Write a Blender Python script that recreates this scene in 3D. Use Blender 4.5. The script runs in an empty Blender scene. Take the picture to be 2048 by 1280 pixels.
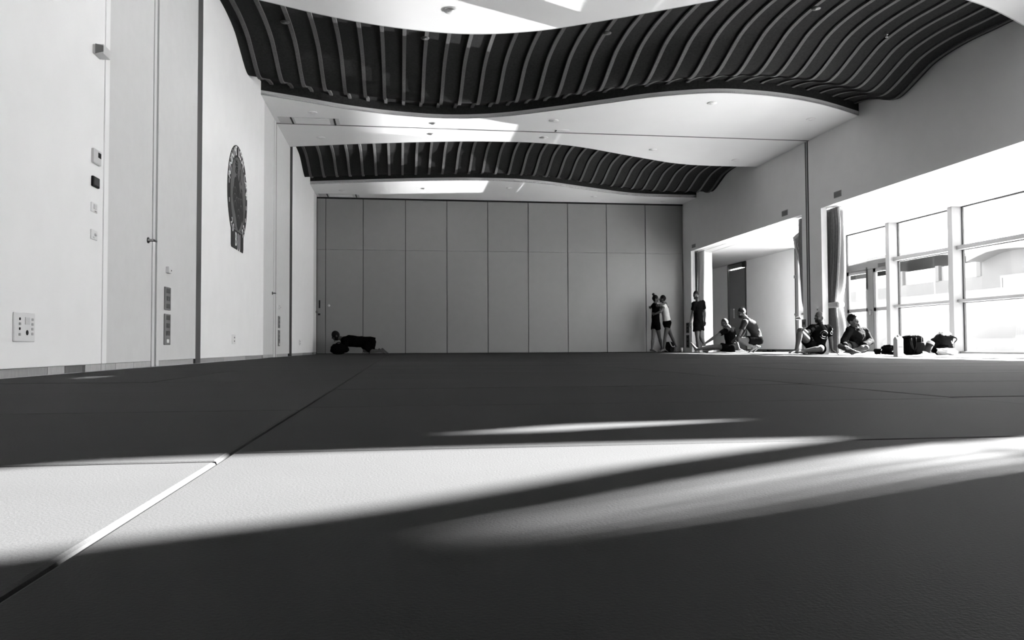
import bpy, bmesh, math, random
import numpy as np
from mathutils import Vector, Matrix, noise

random.seed(7)
S = bpy.context.scene
COL = S.collection

# ------------------------------------------------------------------ camera
FPX = 1613.0
CAM_H = 0.17
YAW, PITCH, ROLL = math.radians(7.9257), math.radians(1.9207), math.radians(-0.2499)
_F = np.array([math.sin(YAW) * math.cos(PITCH), math.cos(YAW) * math.cos(PITCH), math.sin(PITCH)])
_R0 = np.array([math.cos(YAW), -math.sin(YAW), 0.0])
_U0 = np.cross(_R0, _F)
_R = math.cos(ROLL) * _R0 + math.sin(ROLL) * _U0
_U = math.cos(ROLL) * _U0 - math.sin(ROLL) * _R0
_C = np.array([0.0, 0.0, CAM_H])
cd = bpy.data.cameras.new('camera')
cd.sensor_width = 36.0
cd.sensor_fit = 'HORIZONTAL'
cd.lens = FPX / 2048 * 36.0
cd.clip_start = 0.02
cd.clip_end = 400
cam = bpy.data.objects.new('camera', cd)
COL.objects.link(cam)
cam.matrix_world = Matrix(((_R[0], _U[0], -_F[0], 0), (_R[1], _U[1], -_F[1], 0), (_R[2], _U[2], -_F[2], CAM_H), (0, 0, 0, 1)))
S.camera = cam

# ------------------------------------------------------------------ light
S.view_settings.view_transform = 'Standard'
S.view_settings.look = 'None'
S.view_settings.gamma = 1.0
S.view_settings.use_curve_mapping = False
S.view_settings.exposure = 2.35
SUN_K, SUN_S = 0.60, 0.38          # rise per metre of X, drift in Y per metre of X
w = bpy.data.worlds.new('sky')
S.world = w
w.use_nodes = True
_bg = w.node_tree.nodes['Background']
_bg.inputs[0].default_value = (1, 1, 1, 1)
_bg.inputs[1].default_value = 3.2
sd = bpy.data.lights.new('sun', 'SUN')
sd.energy = 39.0
sd.angle = math.radians(0.55)
sun = bpy.data.objects.new('sun', sd)
COL.objects.link(sun)
sun.location = (30, 20, 25)
sun.rotation_euler = Vector((-1, -SUN_S, -SUN_K)).to_track_quat('-Z', 'Y').to_euler()
cy = S.cycles
cy.max_bounces = 10
cy.diffuse_bounces = 6
cy.glossy_bounces = 3
cy.transparent_max_bounces = 12
cy.sample_clamp_indirect = 6.0
cy.caustics_reflective = False
cy.caustics_refractive = False

gd = bpy.data.lights.new('added_patch_spot', 'SPOT')      # unseen spot added in the courtyard to throw light patches on the ceiling
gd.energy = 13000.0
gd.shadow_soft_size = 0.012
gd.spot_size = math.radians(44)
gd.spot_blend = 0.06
patch_spot = bpy.data.objects.new('added_patch_spot', gd)
COL.objects.link(patch_spot)
patch_spot.location = (18.5, 18.5, 0.03)
patch_spot.rotation_euler = (Vector((1, 15.2, 4.4)) - Vector((18.5, 18.5, 0.03))).to_track_quat('-Z', 'Y').to_euler()

gd2 = gd.copy(); gd2.name = 'added_patch_spot_far'  # second added spot, for the patch on the middle ceiling band
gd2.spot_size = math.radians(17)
patch_spot2 = bpy.data.objects.new('added_patch_spot_far', gd2)
COL.objects.link(patch_spot2)
patch_spot2.location = (18.5, 22.3, 0.03)
patch_spot2.rotation_euler = (Vector((1, 16.0, 4.4)) - Vector((18.5, 22.3, 0.03))).to_track_quat('-Z', 'Y').to_euler()

# ------------------------------------------------------------------ pixel helpers (2048 x 1280 frame)
def ray(x, y): return _F + _R * (x - 1024) / FPX - _U * (y - 640) / FPX
def onX(x, y, X):
    d = ray(x, y); return Vector(_C + d * (X / d[0]))
def onY(x, y, Y):
    d = ray(x, y); return Vector(_C + d * (Y / d[1]))
def onZ(x, y, Z=0.0):
    d = ray(x, y); return Vector(_C + d * ((Z - CAM_H) / d[2]))

# ------------------------------------------------------------------ materials (grey values only)
MATS = {}
def mat(name, g, rough=0.6, spec=0.4, var=0.0, scale=6.0, bump=0.0, bscale=60.0, stretch=(1, 1, 1), metal=0.0, trans=0.0):
    if name in MATS: return MATS[name]
    m = bpy.data.materials.new(name); m.use_nodes = True
    nt = m.node_tree; b = nt.nodes['Principled BSDF']
    b.inputs['Base Color'].default_value = (g, g, g, 1)
    b.inputs['Roughness'].default_value = rough
    b.inputs['Specular IOR Level'].default_value = spec
    b.inputs['Metallic'].default_value = metal
    if trans: b.inputs['Transmission Weight'].default_value = trans
    if var or bump:
        tc = nt.nodes.new('ShaderNodeTexCoord'); mp = nt.nodes.new('ShaderNodeMapping')
        mp.inputs['Scale'].default_value = stretch
        nt.links.new(tc.outputs['Object'], mp.inputs['Vector'])
    if var:
        n = nt.nodes.new('ShaderNodeTexNoise'); n.inputs['Scale'].default_value = scale; n.inputs['Detail'].default_value = 5
        r = nt.nodes.new('ShaderNodeMapRange')
        r.inputs['From Min'].default_value = 0.3; r.inputs['From Max'].default_value = 0.7
        r.inputs['To Min'].default_value = g * (1 - var); r.inputs['To Max'].default_value = g * (1 + var)
        nt.links.new(mp.outputs[0], n.inputs['Vector']); nt.links.new(n.outputs['Fac'], r.inputs['Value'])
        nt.links.new(r.outputs[0], b.inputs['Base Color'])
    if bump:
        n2 = nt.nodes.new('ShaderNodeTexNoise'); n2.inputs['Scale'].default_value = bscale; n2.inputs['Detail'].default_value = 3
        bp = nt.nodes.new('ShaderNodeBump'); bp.inputs['Strength'].default_value = bump; bp.inputs['Distance'].default_value = 0.01
        nt.links.new(mp.outputs[0], n2.inputs['Vector']); nt.links.new(n2.outputs['Fac'], bp.inputs['Height'])
        nt.links.new(bp.outputs[0], b.inputs['Normal'])
    MATS[name] = m
    return m
def glass_mat():
    m = bpy.data.materials.new('window_glass'); m.use_nodes = True
    nt = m.node_tree; nt.nodes.clear()
    o = nt.nodes.new('ShaderNodeOutputMaterial'); t = nt.nodes.new('ShaderNodeBsdfTransparent')
    t.inputs[0].default_value = (.97, .97, .97, 1)
    g = nt.nodes.new('ShaderNodeBsdfGlossy'); g.inputs['Roughness'].default_value = 0.02
    f = nt.nodes.new('ShaderNodeFresnel'); f.inputs[0].default_value = 1.45
    ge = nt.nodes.new('ShaderNodeNewGeometry'); mr = nt.nodes.new('ShaderNodeMapRange')
    mr.inputs['To Min'].default_value = 1.45; mr.inputs['To Max'].default_value = 1 / 1.45
    nt.links.new(ge.outputs['Backfacing'], mr.inputs['Value']); nt.links.new(mr.outputs[0], f.inputs[0])
    x = nt.nodes.new('ShaderNodeMixShader')
    nt.links.new(f.outputs[0], x.inputs[0]); nt.links.new(t.outputs[0], x.inputs[1]); nt.links.new(g.outputs[0], x.inputs[2])
    nt.links.new(x.outputs[0], o.inputs[0])
    return m
GLASS = glass_mat()
M_WALL = mat('white_wall_paint', .86, .7, .2, .015, 3, .04, 180)
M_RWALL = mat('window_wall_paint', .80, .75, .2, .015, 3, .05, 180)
M_GREY = mat('grey_laminate', .64, .55, .3, .02, 8)
M_DARKGAP = mat('dark_groove', .10, .6)
M_BLACK = mat('black_matt', .012, .7, .2)
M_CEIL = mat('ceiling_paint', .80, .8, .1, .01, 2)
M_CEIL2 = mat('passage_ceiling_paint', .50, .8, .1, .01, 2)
M_FASCIA = mat('fascia_paint', .50, .7, .2)
M_SHEET = mat('black_felt_panel', .022, .9, .05, .2, 30)
M_SLAT = mat('slat_fabric', .10, .8, .1, .25, 60, .2, 200)
M_PART = mat('partition_laminate', .19, .42, .6, .02, 5)
M_MAT = mat('mat_vinyl', .025, .66, .05, .10, 1.2, .10, 300)
M_WOODBASE = mat('pale_wood_base', .42, .6, .3, .15, 12, stretch=(1, 1, 8))
M_ANNEX = mat('annex_floor_wood', .20, .5, .3, .08, 4, stretch=(1, 12, 1))
M_WHITE = mat('white_plastic', .62, .4, .5)
M_OFFWHITE = mat('offwhite_plastic', .74, .4, .5)
M_METAL = mat('brushed_metal', .28, .4, .5, metal=.8)
M_PLATE = mat('grey_metal_plate', .16, .5, .5)
M_FRAME = mat('white_window_frame', .13, .5, .4)
M_DKFRAME = mat('dark_door_frame', .06, .5, .4)
M_ALU = mat('aluminium_transom', .12, .45, .5)
M_GASKET = mat('black_gasket', .01, .6)
M_CURTD = mat('charcoal_curtain', .18, .85, .1, .12, 20)
M_CURTW = mat('white_curtain_lining', .75, .85, .1)
M_SKIN = mat('skin', .06, .6, .12, .06, 14)
M_CLOTHK = mat('black_cloth', .003, .9, .0, .2, 30, .25, 120)
M_CLOTHD = mat('dark_cloth', .006, .9, .02, .2, 30, .25, 120)
M_CLOTHG = mat('grey_cloth', .016, .85, .03, .12, 30, .25, 120)
M_CLOTHW = mat('white_cloth', .5, .85, .15, .06, 30, .2, 120)
M_HAIR = mat('dark_hair', .004, .6, .1, .3, 80, .5, 150)
M_OUTW = mat('outdoor_white_render', .075, .85, .1, .03, 1.5)
M_OUTG = mat('outdoor_grey_render', .07, .85, .1, .04, 1.5)
M_GROUND = mat('pale_paving', .55, .9, .1, .05, 2)
M_PRINT = mat('pale_print', .80, .7, .2)
M_PRINTG = mat('grey_print', .035, .7, .2)
M_BULB = mat('lamp_glass', .85, .15, .6)

# ------------------------------------------------------------------ mesh helpers
class MB:
    def __init__(s): s.v = []; s.f = []
    def add(s, vs, fs):
        o = len(s.v); s.v += [tuple(map(float, p)) for p in vs]; s.f += [tuple(i + o for i in f) for f in fs]; return s
    def box(s, x0, x1, y0, y1, z0, z1):
        vs = [(x, y, z) for x in (x0, x1) for y in (y0, y1) for z in (z0, z1)]
        return s.add(vs, [(0, 1, 3, 2), (4, 6, 7, 5), (0, 4, 5, 1), (2, 3, 7, 6), (0, 2, 6, 4), (1, 5, 7, 3)])
    def bbox(s, x0, x1, y0, y1, z0, z1, b=.004):
        bm = bmesh.new(); bmesh.ops.create_cube(bm, size=1)
        for v in bm.verts:
            v.co = Vector(((x0 + x1) / 2 + v.co.x * (x1 - x0), (y0 + y1) / 2 + v.co.y * (y1 - y0), (z0 + z1) / 2 + v.co.z * (z1 - z0)))
        bmesh.ops.bevel(bm, geom=list(bm.edges), offset=b, segments=1, affect='EDGES', profile=.5)
        return s.frombm(bm)
    def frombm(s, bm):
        bm.verts.index_update()
        s.add([v.co[:] for v in bm.verts], [[v.index for v in f.verts] for f in bm.faces]); bm.free(); return s
    def obox(s, c, ax, ay, az):      # oriented box: centre and three half-axes
        c, ax, ay, az = map(Vector, (c, ax, ay, az))
        vs = [c + ax * i + ay * j + az * k for i in (-1, 1) for j in (-1, 1) for k in (-1, 1)]
        return s.add(vs, [(0, 1, 3, 2), (4, 6, 7, 5), (0, 4, 5, 1), (2, 3, 7, 6), (0, 2, 6, 4), (1, 5, 7, 3)])
    def prism(s, pts, d):            # closed polygon (3d points) pushed along vector d
        n = len(pts); d = Vector(d); pts = [Vector(p) for p in pts]
        return s.add(pts + [p + d for p in pts], [tuple(range(n))[::-1], tuple(range(n, 2 * n))] + [(i, (i + 1) % n, n + (i + 1) % n, n + i) for i in range(n)])
    def tube(s, pts, rs, n=10, ref=None, caps=True):
        pts = [Vector(p) for p in pts]
        if isinstance(rs, tuple) or not hasattr(rs, '__len__'): rs = [rs] * len(pts)
        rs = [r if hasattr(r, '__len__') else (r, r) for r in rs]
        vs = []; e1 = Vector(ref) if ref is not None else None
        for i, p in enumerate(pts):
            t = (pts[min(i + 1, len(pts) - 1)] - pts[max(i - 1, 0)])
            t = t.normalized() if t.length > 1e-9 else Vector((0, 0, 1))
            if e1 is None: e1 = t.orthogonal()
            e = e1 - t * e1.dot(t)
            if e.length < 1e-6: e = t.orthogonal()
            e.normalize()
            if ref is None: e1 = e
            g = t.cross(e)
            for k in range(n):
                a = 2 * math.pi * k / n
                vs.append(p + e * (math.cos(a) * rs[i][0]) + g * (math.sin(a) * rs[i][1]))
        fs = [(i * n + k, i * n + (k + 1) % n, (i + 1) * n + (k + 1) % n, (i + 1) * n + k) for i in range(len(pts) - 1) for k in range(n)]
        if caps: fs += [tuple(range(n))[::-1], tuple((len(pts) - 1) * n + k for k in range(n))]
        return s.add(vs, fs)
    def lathe(s, c, prof, n=20, axis=(0, 0, 1)):
        c = Vector(c); ax = Vector(axis).normalized()
        return s.tube([c + ax * z for r, z in prof], [max(r, 1e-4) for r, z in prof], n, ref=ax.orthogonal())
    def ell(s, c, rx, ry, rz, X=(1, 0, 0), Y=(0, 1, 0), Z=(0, 0, 1), nu=16, nv=10, fn=None):
        c = Vector(c); X = Vector(X); Y = Vector(Y); Z = Vector(Z); vs = []; fs = []
        def pt(a, b):
            p = Vector((math.cos(a) * math.sin(b), math.sin(a) * math.sin(b), math.cos(b)))
            q = Vector((p.x * rx, p.y * ry, p.z * rz))
            if fn: q = fn(p, q)
            return c + X * q.x + Y * q.y + Z * q.z
        vs.append(pt(0, 0))
        for j in range(1, nv):
            for i in range(nu): vs.append(pt(2 * math.pi * i / nu, math.pi * j / nv))
        vs.append(pt(0, math.pi)); L = len(vs) - 1
        for i in range(nu):
            k = (i + 1) % nu
            fs.append((0, 1 + i, 1 + k))
            for j in range(nv - 2): fs.append((1 + j * nu + i, 1 + (j + 1) * nu + i, 1 + (j + 1) * nu + k, 1 + j * nu + k))
            fs.append((1 + (nv - 2) * nu + i, L, 1 + (nv - 2) * nu + k))
        return s.add(vs, fs)
    def mesh(s, name):
        me = bpy.data.meshes.new(name); me.from_pydata(s.v, [], s.f)
        bm = bmesh.new(); bm.from_mesh(me); bmesh.ops.recalc_face_normals(bm, faces=bm.faces); bm.to_mesh(me); bm.free()
        return me
    def build(s, name, m, parent=None, smooth=False, label=None, kind=None):
        return link(name, s.mesh(name), m, parent, smooth, label, kind)
def link(name, me, m, parent=None, smooth=False, label=None, kind=None):
    if m is not None:
        me.materials.clear(); me.materials.append(m)
    if smooth:
        for p in me.polygons: p.use_smooth = True
    o = bpy.data.objects.new(name, me); COL.objects.link(o)
    if parent is not None: adopt(o, parent)
    if label: o['label'] = label
    if kind: o['kind'] = kind
    return o
def wloc(o):
    return Vector((0, 0, 0)) if o.parent else Vector(o.location)
def adopt(o, parent):
    o.parent = parent
    o.matrix_parent_inverse = Matrix.Translation(-wloc(parent))
def thing(name, loc, label, cat, group=None):
    o = bpy.data.objects.new(name, None); COL.objects.link(o)
    o.empty_display_size = .05; o.location = loc
    return tag(o, label, cat, group)
def tag(o, label, cat, group=None, kind=None):
    o['label'] = label; o['category'] = cat
    if group: o['group'] = group
    if kind: o['kind'] = kind
    return o
def struct(o, label, cat):
    o['kind'] = 'structure'; o['label'] = label; o['category'] = cat; return o
def catmull(pts):
    xs = [p[0] for p in pts]; ys = [p[1] for p in pts]
    ms = [(ys[min(i + 1, len(xs) - 1)] - ys[max(i - 1, 0)]) / (xs[min(i + 1, len(xs) - 1)] - xs[max(i - 1, 0)]) for i in range(len(xs))]
    def f(x):
        if x <= xs[0]: return ys[0] + ms[0] * (x - xs[0])
        if x >= xs[-1]: return ys[-1] + ms[-1] * (x - xs[-1])
        i = max(k for k in range(len(xs) - 1) if xs[k] <= x)
        h = xs[i + 1] - xs[i]; t = (x - xs[i]) / h
        return (2*t**3 - 3*t*t + 1) * ys[i] + (t**3 - 2*t*t + t) * h * ms[i] + (-2*t**3 + 3*t*t) * ys[i + 1] + (t**3 - t*t) * h * ms[i + 1]
    return f

# ------------------------------------------------------------------ room dimensions
XL, XR, ZC, YT1, YT2, YB, ZH = -2.30, 8.367, 4.405, 8.03, 15.53, 23.03, 2.927
WT = 0.12                      # right wall thickness
XG = 11.08                     # glass line of the side passage
YN = -2.2                      # wall behind the camera
ZTOP = 5.05
far1 = catmull([(-2.45, 13.72), (-1.697, 14.072), (-.878, 14.469), (.003, 14.735), (.92, 14.817), (1.825, 14.59), (2.672, 14.121), (3.465, 13.616), (4.217, 13.138), (4.984, 12.823), (5.55, 12.74), (6.411, 12.836), (7.296, 13.124), (8.5, 13.76)])
far2 = catmull([(-2.45, 21.3), (-.629, 20.786), (1.262, 20.377), (2.531, 20.289), (3.322, 20.385), (3.881, 20.577), (4.631, 20.956), (5.415, 21.353), (6.236, 21.74), (7.003, 21.9), (8.5, 21.9)])
near1 = lambda x: far1(x) - 4.06
near2 = lambda x: far2(x) - 3.92
prof = catmull([(-4.4, 4.60), (-3.5, 4.64), (-2.8, 4.665), (-2.2, 4.62), (-1.8, 4.5), (-1.45, 4.385), (-1.2, 4.345), (-1.0, 4.385), (-.75, 4.48), (-.45, 4.56), (-.1, 4.62), (.5, 4.65)])

# ================================================================== FLOOR
def rnd_mat(m, lo, hi):
    nt = m.node_tree; b = nt.nodes['Principled BSDF']; l = b.inputs['Base Color'].links[0]; src = l.from_socket
    oi = nt.nodes.new('ShaderNodeObjectInfo'); mr = nt.nodes.new('ShaderNodeMapRange'); mu = nt.nodes.new('ShaderNodeMath'); mu.operation = 'MULTIPLY'
    mr.inputs['To Min'].default_value = lo; mr.inputs['To Max'].default_value = hi
    nt.links.new(oi.outputs['Random'], mr.inputs['Value']); nt.links.new(src, mu.inputs[0]); nt.links.new(mr.outputs[0], mu.inputs[1])
    nt.links.new(mu.outputs[0], b.inputs['Base Color'])
rnd_mat(M_MAT, .9, 1.1)
floor = struct(MB().box(XL - .3, XR, YN, YB + .1, -.16, -.05).build('floor', M_DARKGAP), 'dark vinyl martial arts mats covering the hall floor', 'floor')
_mm = {}
def mat_piece(x0, x1, y0, y1):
    y0, y1 = max(y0, YN + .02), min(y1, YB - .01)
    if y1 - y0 < .08: return
    g = .002; sx, sy = x1 - x0 - 2 * g, y1 - y0 - 2 * g; key = (round(sx, 3), round(sy, 3))
    if key not in _mm:
        bm = bmesh.new(); bmesh.ops.create_cube(bm, size=1)
        for v in bm.verts: v.co = Vector((v.co.x * sx, v.co.y * sy, -.0245 + v.co.z * .049))
        bmesh.ops.bevel(bm, geom=[e for e in bm.edges if all(v.co.z > -.01 for v in e.verts)], offset=.006, segments=2, affect='EDGES', profile=.5)
        me = bpy.data.meshes.new('mat'); bm.to_mesh(me); bm.free(); me.materials.append(M_MAT); _mm[key] = me
    o = bpy.data.objects.new('mat', _mm[key]); COL.objects.link(o); o.parent = floor
    o.location = ((x0 + x1) / 2, (y0 + y1) / 2, random.uniform(-.0012, .0008))
def mat_col(x0, x1, yref, rot=()):
    k0 = int((YN - yref) // 1.01); k = k0
    while yref + k * 1.01 < YB:
        a = yref + k * 1.01
        if any(abs(a - r) < .05 for r in rot):
            xm = (x0 + x1) / 2 + .02
            mat_piece(x0, xm, a, a + 2.02); mat_piece(xm, x1, a, a + 2.02); k += 2
        else:
            mat_piece(x0, x1, a, a + 1.01); k += 1
mat_col(-2.275, -.272, 1.275, rot=(4.305, 12.385))
mat_col(-.272, 1.783, 1.362, rot=(15.502,))
mat_col(1.783, 3.83, 2.43, rot=(4.45, 10.51))
mat_col(3.83, 5.88, 6.946, rot=(8.966,))
mat_col(5.88, 7.93, 7.29)
mat_col(7.93, 8.34, 7.8)

# ================================================================== LEFT WALL
wl = struct(MB().box(XL - .3, XL - .035, YN, YB + .1, -.05, ZTOP).build('wall_left', M_GREY), 'tall panelled left wall of white and grey boards', 'wall')
ZP = .053
def lpanel(name, y0, y1, m, depth=0.0, z0=ZP, z1=4.78, parent=None, g=.003):
    return MB().bbox(XL - .036, XL - depth, y0 + g, y1 - g, z0, z1, .003).build(name, m, parent or wl)
lpanel('wall_panel', YN, 6.66, M_WALL)
lpanel('panel_edge_trim', 6.66, 6.76, M_WALL, -.006)
lpanel('frame_post', 7.94, 8.015, M_GREY, -.004, z0=0)
MB().box(XL - .05, XL - .002, 8.015, 8.075, 0, 4.5).build('partition_channel', mat('channel_grey', .25, .5), wl)
lpanel('frame_post', 8.075, 8.165, M_GREY, -.004, z0=0)
lpanel('wall_panel', 8.165, 9.585, M_GREY)
MB().box(XL - .05, XL - .002, 9.585, 9.82, 0, 4.78).build('dark_slot', mat('slot_grey', .075, .6), wl)
lpanel('wall_panel', 9.82, 14.17, M_WALL)
lpanel('frame_post', 15.27, 15.48, M_GREY, -.004, z0=0)
MB().box(XL - .05, XL - .002, 15.48, 15.56, 0, 4.5).build('partition_channel', M_DARKGAP, wl)
lpanel('frame_post', 15.56, 15.63, M_GREY, -.004, z0=0)
lpanel('wall_panel', 15.63, 17.44, M_GREY)
MB().box(XL - .05, XL - .002, 17.44, 17.84, 0, 4.78).build('dark_slot', mat('slot_dark', .03, .6), wl)
lpanel('wall_panel', 17.84, 22.2, M_WALL)
for i, (a, b, lb) in enumerate([(6.765, 7.935, 'tall grey storage door nearest the camera in the left wall'), (14.175, 15.265, 'tall grey storage door just beyond the round emblem'), (22.205, 22.99, 'narrow tall grey door at the far end of the left wall')]):
    d = struct(lpanel('door_%d' % (i + 1), a, b, M_GREY, .004), lb, 'door')
    d.parent = None
    hy = b - .13; hz = 1.17
    h = MB(); h.lathe((XL - .004, hy, hz), [(.028, 0), (.028, .012), (.012, .014), (.012, .05)], 14, (1, 0, 0))
    h.tube([(XL + .046, hy, hz), (XL + .05, hy + .03, hz), (XL + .05, hy + .075, hz)], .011, 8)
    h.build('handle', mat('dark_lever_metal', .09, .35, .6, metal=.6), d, True, 'dark metal lever handle')
    MB().box(XL - .034, XL - .0385 + .012, a, b, 4.36, ZC).build('head_gap', M_BLACK, d)
bbl = struct(MB().box(XL - .06, XL - .03, YN, YB, 0, ZP + .002).build('baseboard_left', M_DARKGAP), 'pale wooden skirting set back under the left wall panels', 'baseboard')
for (a, b, ins, g) in [(3.0, 4.1, .022, .3), (4.1, 5.75, .022, .34), (5.75, 6.03, .022, .46), (6.03, 6.35, .022, .15), (6.35, 6.67, .004, .44), (6.67, 6.76, .004, .5), (6.76, 7.0, .006, .42), (7.0, 7.45, .006, .48), (7.45, 7.93, .006, .44),
                       (8.17, 9.58, .022, .4), (9.82, 11.2, .022, .36), (11.2, 12.7, .022, .44), (12.7, 14.17, .022, .3), (14.17, 14.7, .006, .5), (14.7, 15.27, .006, .42), (15.63, 17.4, .022, .4), (17.84, 20.0, .022, .34), (20.0, 22.2, .022, .26), (22.2, 23.0, .006, .3)]:
    MB().box(XL - .032, XL - ins, a + .004, b - .004, .0, ZP - .002).build('skirting_block', mat('skirting_%d' % int(g * 100), g, .6, .3, .12, 14, stretch=(1, 6, 1)), bbl)

# ================================================================== BACK PARTITION
wb = struct(MB().box(XL - .3, XR + WT, YB + .035, YB + .25, -.05, ZTOP).build('wall_back', M_BLACK), 'grey folding partition of tall panels closing the far end', 'wall')
bx = [-2.30, -2.058, -1.026, .16, 1.335, 2.512, 3.691, 4.857, 6.024, 7.207, 8.362]
for a, b in zip(bx[:-1], bx[1:]):
    MB().bbox(a + .008, b - .008, YB, YB + .036, .012, 2.921, .003).build('partition_panel', M_PART, wb)
    MB().bbox(a + .008, b - .008, YB, YB + .036, 2.926, ZC - .045, .003).build('partition_panel', M_PART, wb)
MB().box(XL, XR, YB - .004, YB + .03, ZC - .04, ZC).build('ceiling_track', M_BLACK, wb)
MB().lathe((-1.962, YB, 1.354), [(.035, 0), (.035, -.008), (.018, -.009), (.016, -.002)], 16, (0, 1, 0)).build('lock_ring', M_WHITE, wb, True, 'small white lock ring')
MB().box(-2.24, -2.2, YB - .02, YB, 1.28, 1.5).build('latch', M_BLACK, wb)
MB().box(-2.26, -2.2, YB - .03, YB, 1.08, 1.13).build('latch', M_BLACK, wb)

# ================================================================== RIGHT WALL
X1 = XR + WT
wr = MB()
wr.box(XR, X1, 8.56, 27.6, ZH, ZTOP).box(XR, X1, YN, 8.56, ZH, 4.25).box(XR, X1, YN, 3.98, 4.25, ZC + .03).box(XR, X1, 4.12, 8.56, 4.25, ZC + .03)  # notch near the top added to let a floor sun patch run on
for a, b in [(YN, 1.0), (7.55, 8.5), (15.086, 15.87), (22.384, 27.6)]: wr.box(XR, X1, a, b, -.05, ZH)
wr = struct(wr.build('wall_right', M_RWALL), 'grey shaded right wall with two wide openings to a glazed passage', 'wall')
for y in (15.565, 15.655):
    MB().box(XR - .006, XR + .01, y, y + .028, 0, ZC).build('partition_channel', M_GASKET, wr)
MB().box(XR - .003, XR + .01, 15.593, 15.655, 0, ZC).build('channel_cover', mat('channel_cover', .35, .5), wr)
for (y0, y1, z0, z1) in [(14.32, 14.58, 3.03, 3.15), (16.47, 16.74, 3.02, 3.14), (22.0, 22.28, 3.0, 3.1)]:
    v = MB().bbox(XR - .012, XR + .002, y0, y1, z0, z1, .003).build('wall_vent', mat('vent_grey', .30, .5), wr)
    for k in range(4):
        zz = z0 + .02 + k * (z1 - z0 - .03) / 4
        MB().box(XR - .016, XR - .01, y0 + .015, y1 - .015, zz, zz + .008).build('vent_slat', mat('vent_slat', .16, .5), v)
struct(MB().box(XL - .3, X1, YN - .2, YN, -.05, ZTOP).build('wall_near', M_GREY), 'plain grey wall behind the viewpoint', 'wall')

# ================================================================== CEILING
def filled(name, outer, holes, z0, z1, m):
    cu = bpy.data.curves.new(name, 'CURVE'); cu.dimensions = '2D'; cu.fill_mode = 'BOTH'; cu.extrude = (z1 - z0) / 2
    for poly in [outer] + holes:
        sp = cu.splines.new('POLY'); sp.points.add(len(poly) - 1); sp.use_cyclic_u = True
        for p, q in zip(sp.points, poly): p.co = (q[0], q[1], 0, 1)
    o = bpy.data.objects.new(name + '_tmp', cu); COL.objects.link(o); o.location = (0, 0, (z0 + z1) / 2)
    dg = bpy.context.evaluated_depsgraph_get(); me = bpy.data.meshes.new_from_object(o.evaluated_get(dg))
    bpy.data.objects.remove(o); bpy.data.curves.remove(cu)
    me.transform(Matrix.Translation((0, 0, (z0 + z1) / 2))); me.name = name
    return link(name, me, m)
NX = 72
XS = [XL + (XR - XL) * i / NX for i in range(NX + 1)]
DX, DY = ZC / SUN_K, ZC / SUN_K * SUN_S        # offset of the added ceiling cuts that shape sun patches on the mats
def sh(P): return [(x + DX, y + DY) for x, y in P]
P3T = [(-.02, .70), (.098, .79), (.22, .875), (.382, .995), (.709, 1.20), (.90, 1.28), (1.015, 1.335)]
def slit(a, b):
    g = lambda x: max(.25, min(1.15, (x + .1) / .55))
    return sh([(x, y - a * g(x)) for x, y in P3T] + [(x, y - b * g(x)) for x, y in reversed(P3T)])
SUN_CUTS = [sh([(.10, 1.60), (.20, 1.645), (.32, 1.715), (.445, 1.76), (.56, 1.775), (.75, 1.79), (.95, 1.795), (.75, 1.765), (.54, 1.69), (.415, 1.65), (.30, 1.605)]),
          sh([(-1.0, 1.06), (-.563, 1.245), (-.45, 1.31), (-.276, 1.345), (0, 1.38), (.352, 1.405), (.635, 1.413), (.84, 1.41), (.56, 1.255), (.356, 1.135), (.187, 1.01), (.055, .915), (-.05, .85), (-.183, .79), (-.323, .72), (-1.0, .5)]),
          slit(.015, .068), slit(.090, .118), slit(.142, .16), slit(.19, .20),
          sh([(-1.82, 4.87), (-1.85, 5.3), (-1.76, 5.7), (-1.70, 5.6), (-1.77, 5.2), (-1.75, 4.95)])]
c0 = filled('ceiling', [(x, near1(x)) for x in XS] + [(XR, YN), (XL, YN)], SUN_CUTS, ZC, ZC + .03, M_CEIL)
struct(c0, 'white flat ceiling with two wavy black slatted recesses', 'ceiling')
ci = filled('ceiling_band', [(x, far1(x)) for x in XS] + [(x, near2(x)) for x in reversed(XS)], [], ZC, ZC + .03, M_CEIL); adopt(ci, c0)
ci = filled('ceiling_band', [(x, far2(x)) for x in XS] + [(XR, YB), (XL, YB)], [], ZC, ZC + .03, M_CEIL); adopt(ci, c0)
def ribbon(name, fn, dy, z0, z1, m):
    b = MB(); n = len(XS); vs = []
    for x in XS:
        y = fn(x); vs += [(x, y, z0), (x, y + dy, z0), (x, y + dy, z1), (x, y, z1)]
    fs = [(i * 4 + k, i * 4 + (k + 1) % 4, i * 4 + 4 + (k + 1) % 4, i * 4 + 4 + k) for i in range(n - 1) for k in range(4)] + [(0, 1, 2, 3), tuple((n - 1) * 4 + k for k in (3, 2, 1, 0))]
    return b.add(vs, fs).build(name, m, c0)
for fn, dy in ((near1, -.02), (far1, .02), (near2, -.02), (far2, .02)):
    ribbon('recess_fascia', fn, dy, ZC - .001, ZC + .075, M_FASCIA)
    ribbon('recess_liner', fn, dy, ZC + .075, 4.95, M_SHEET)
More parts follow.
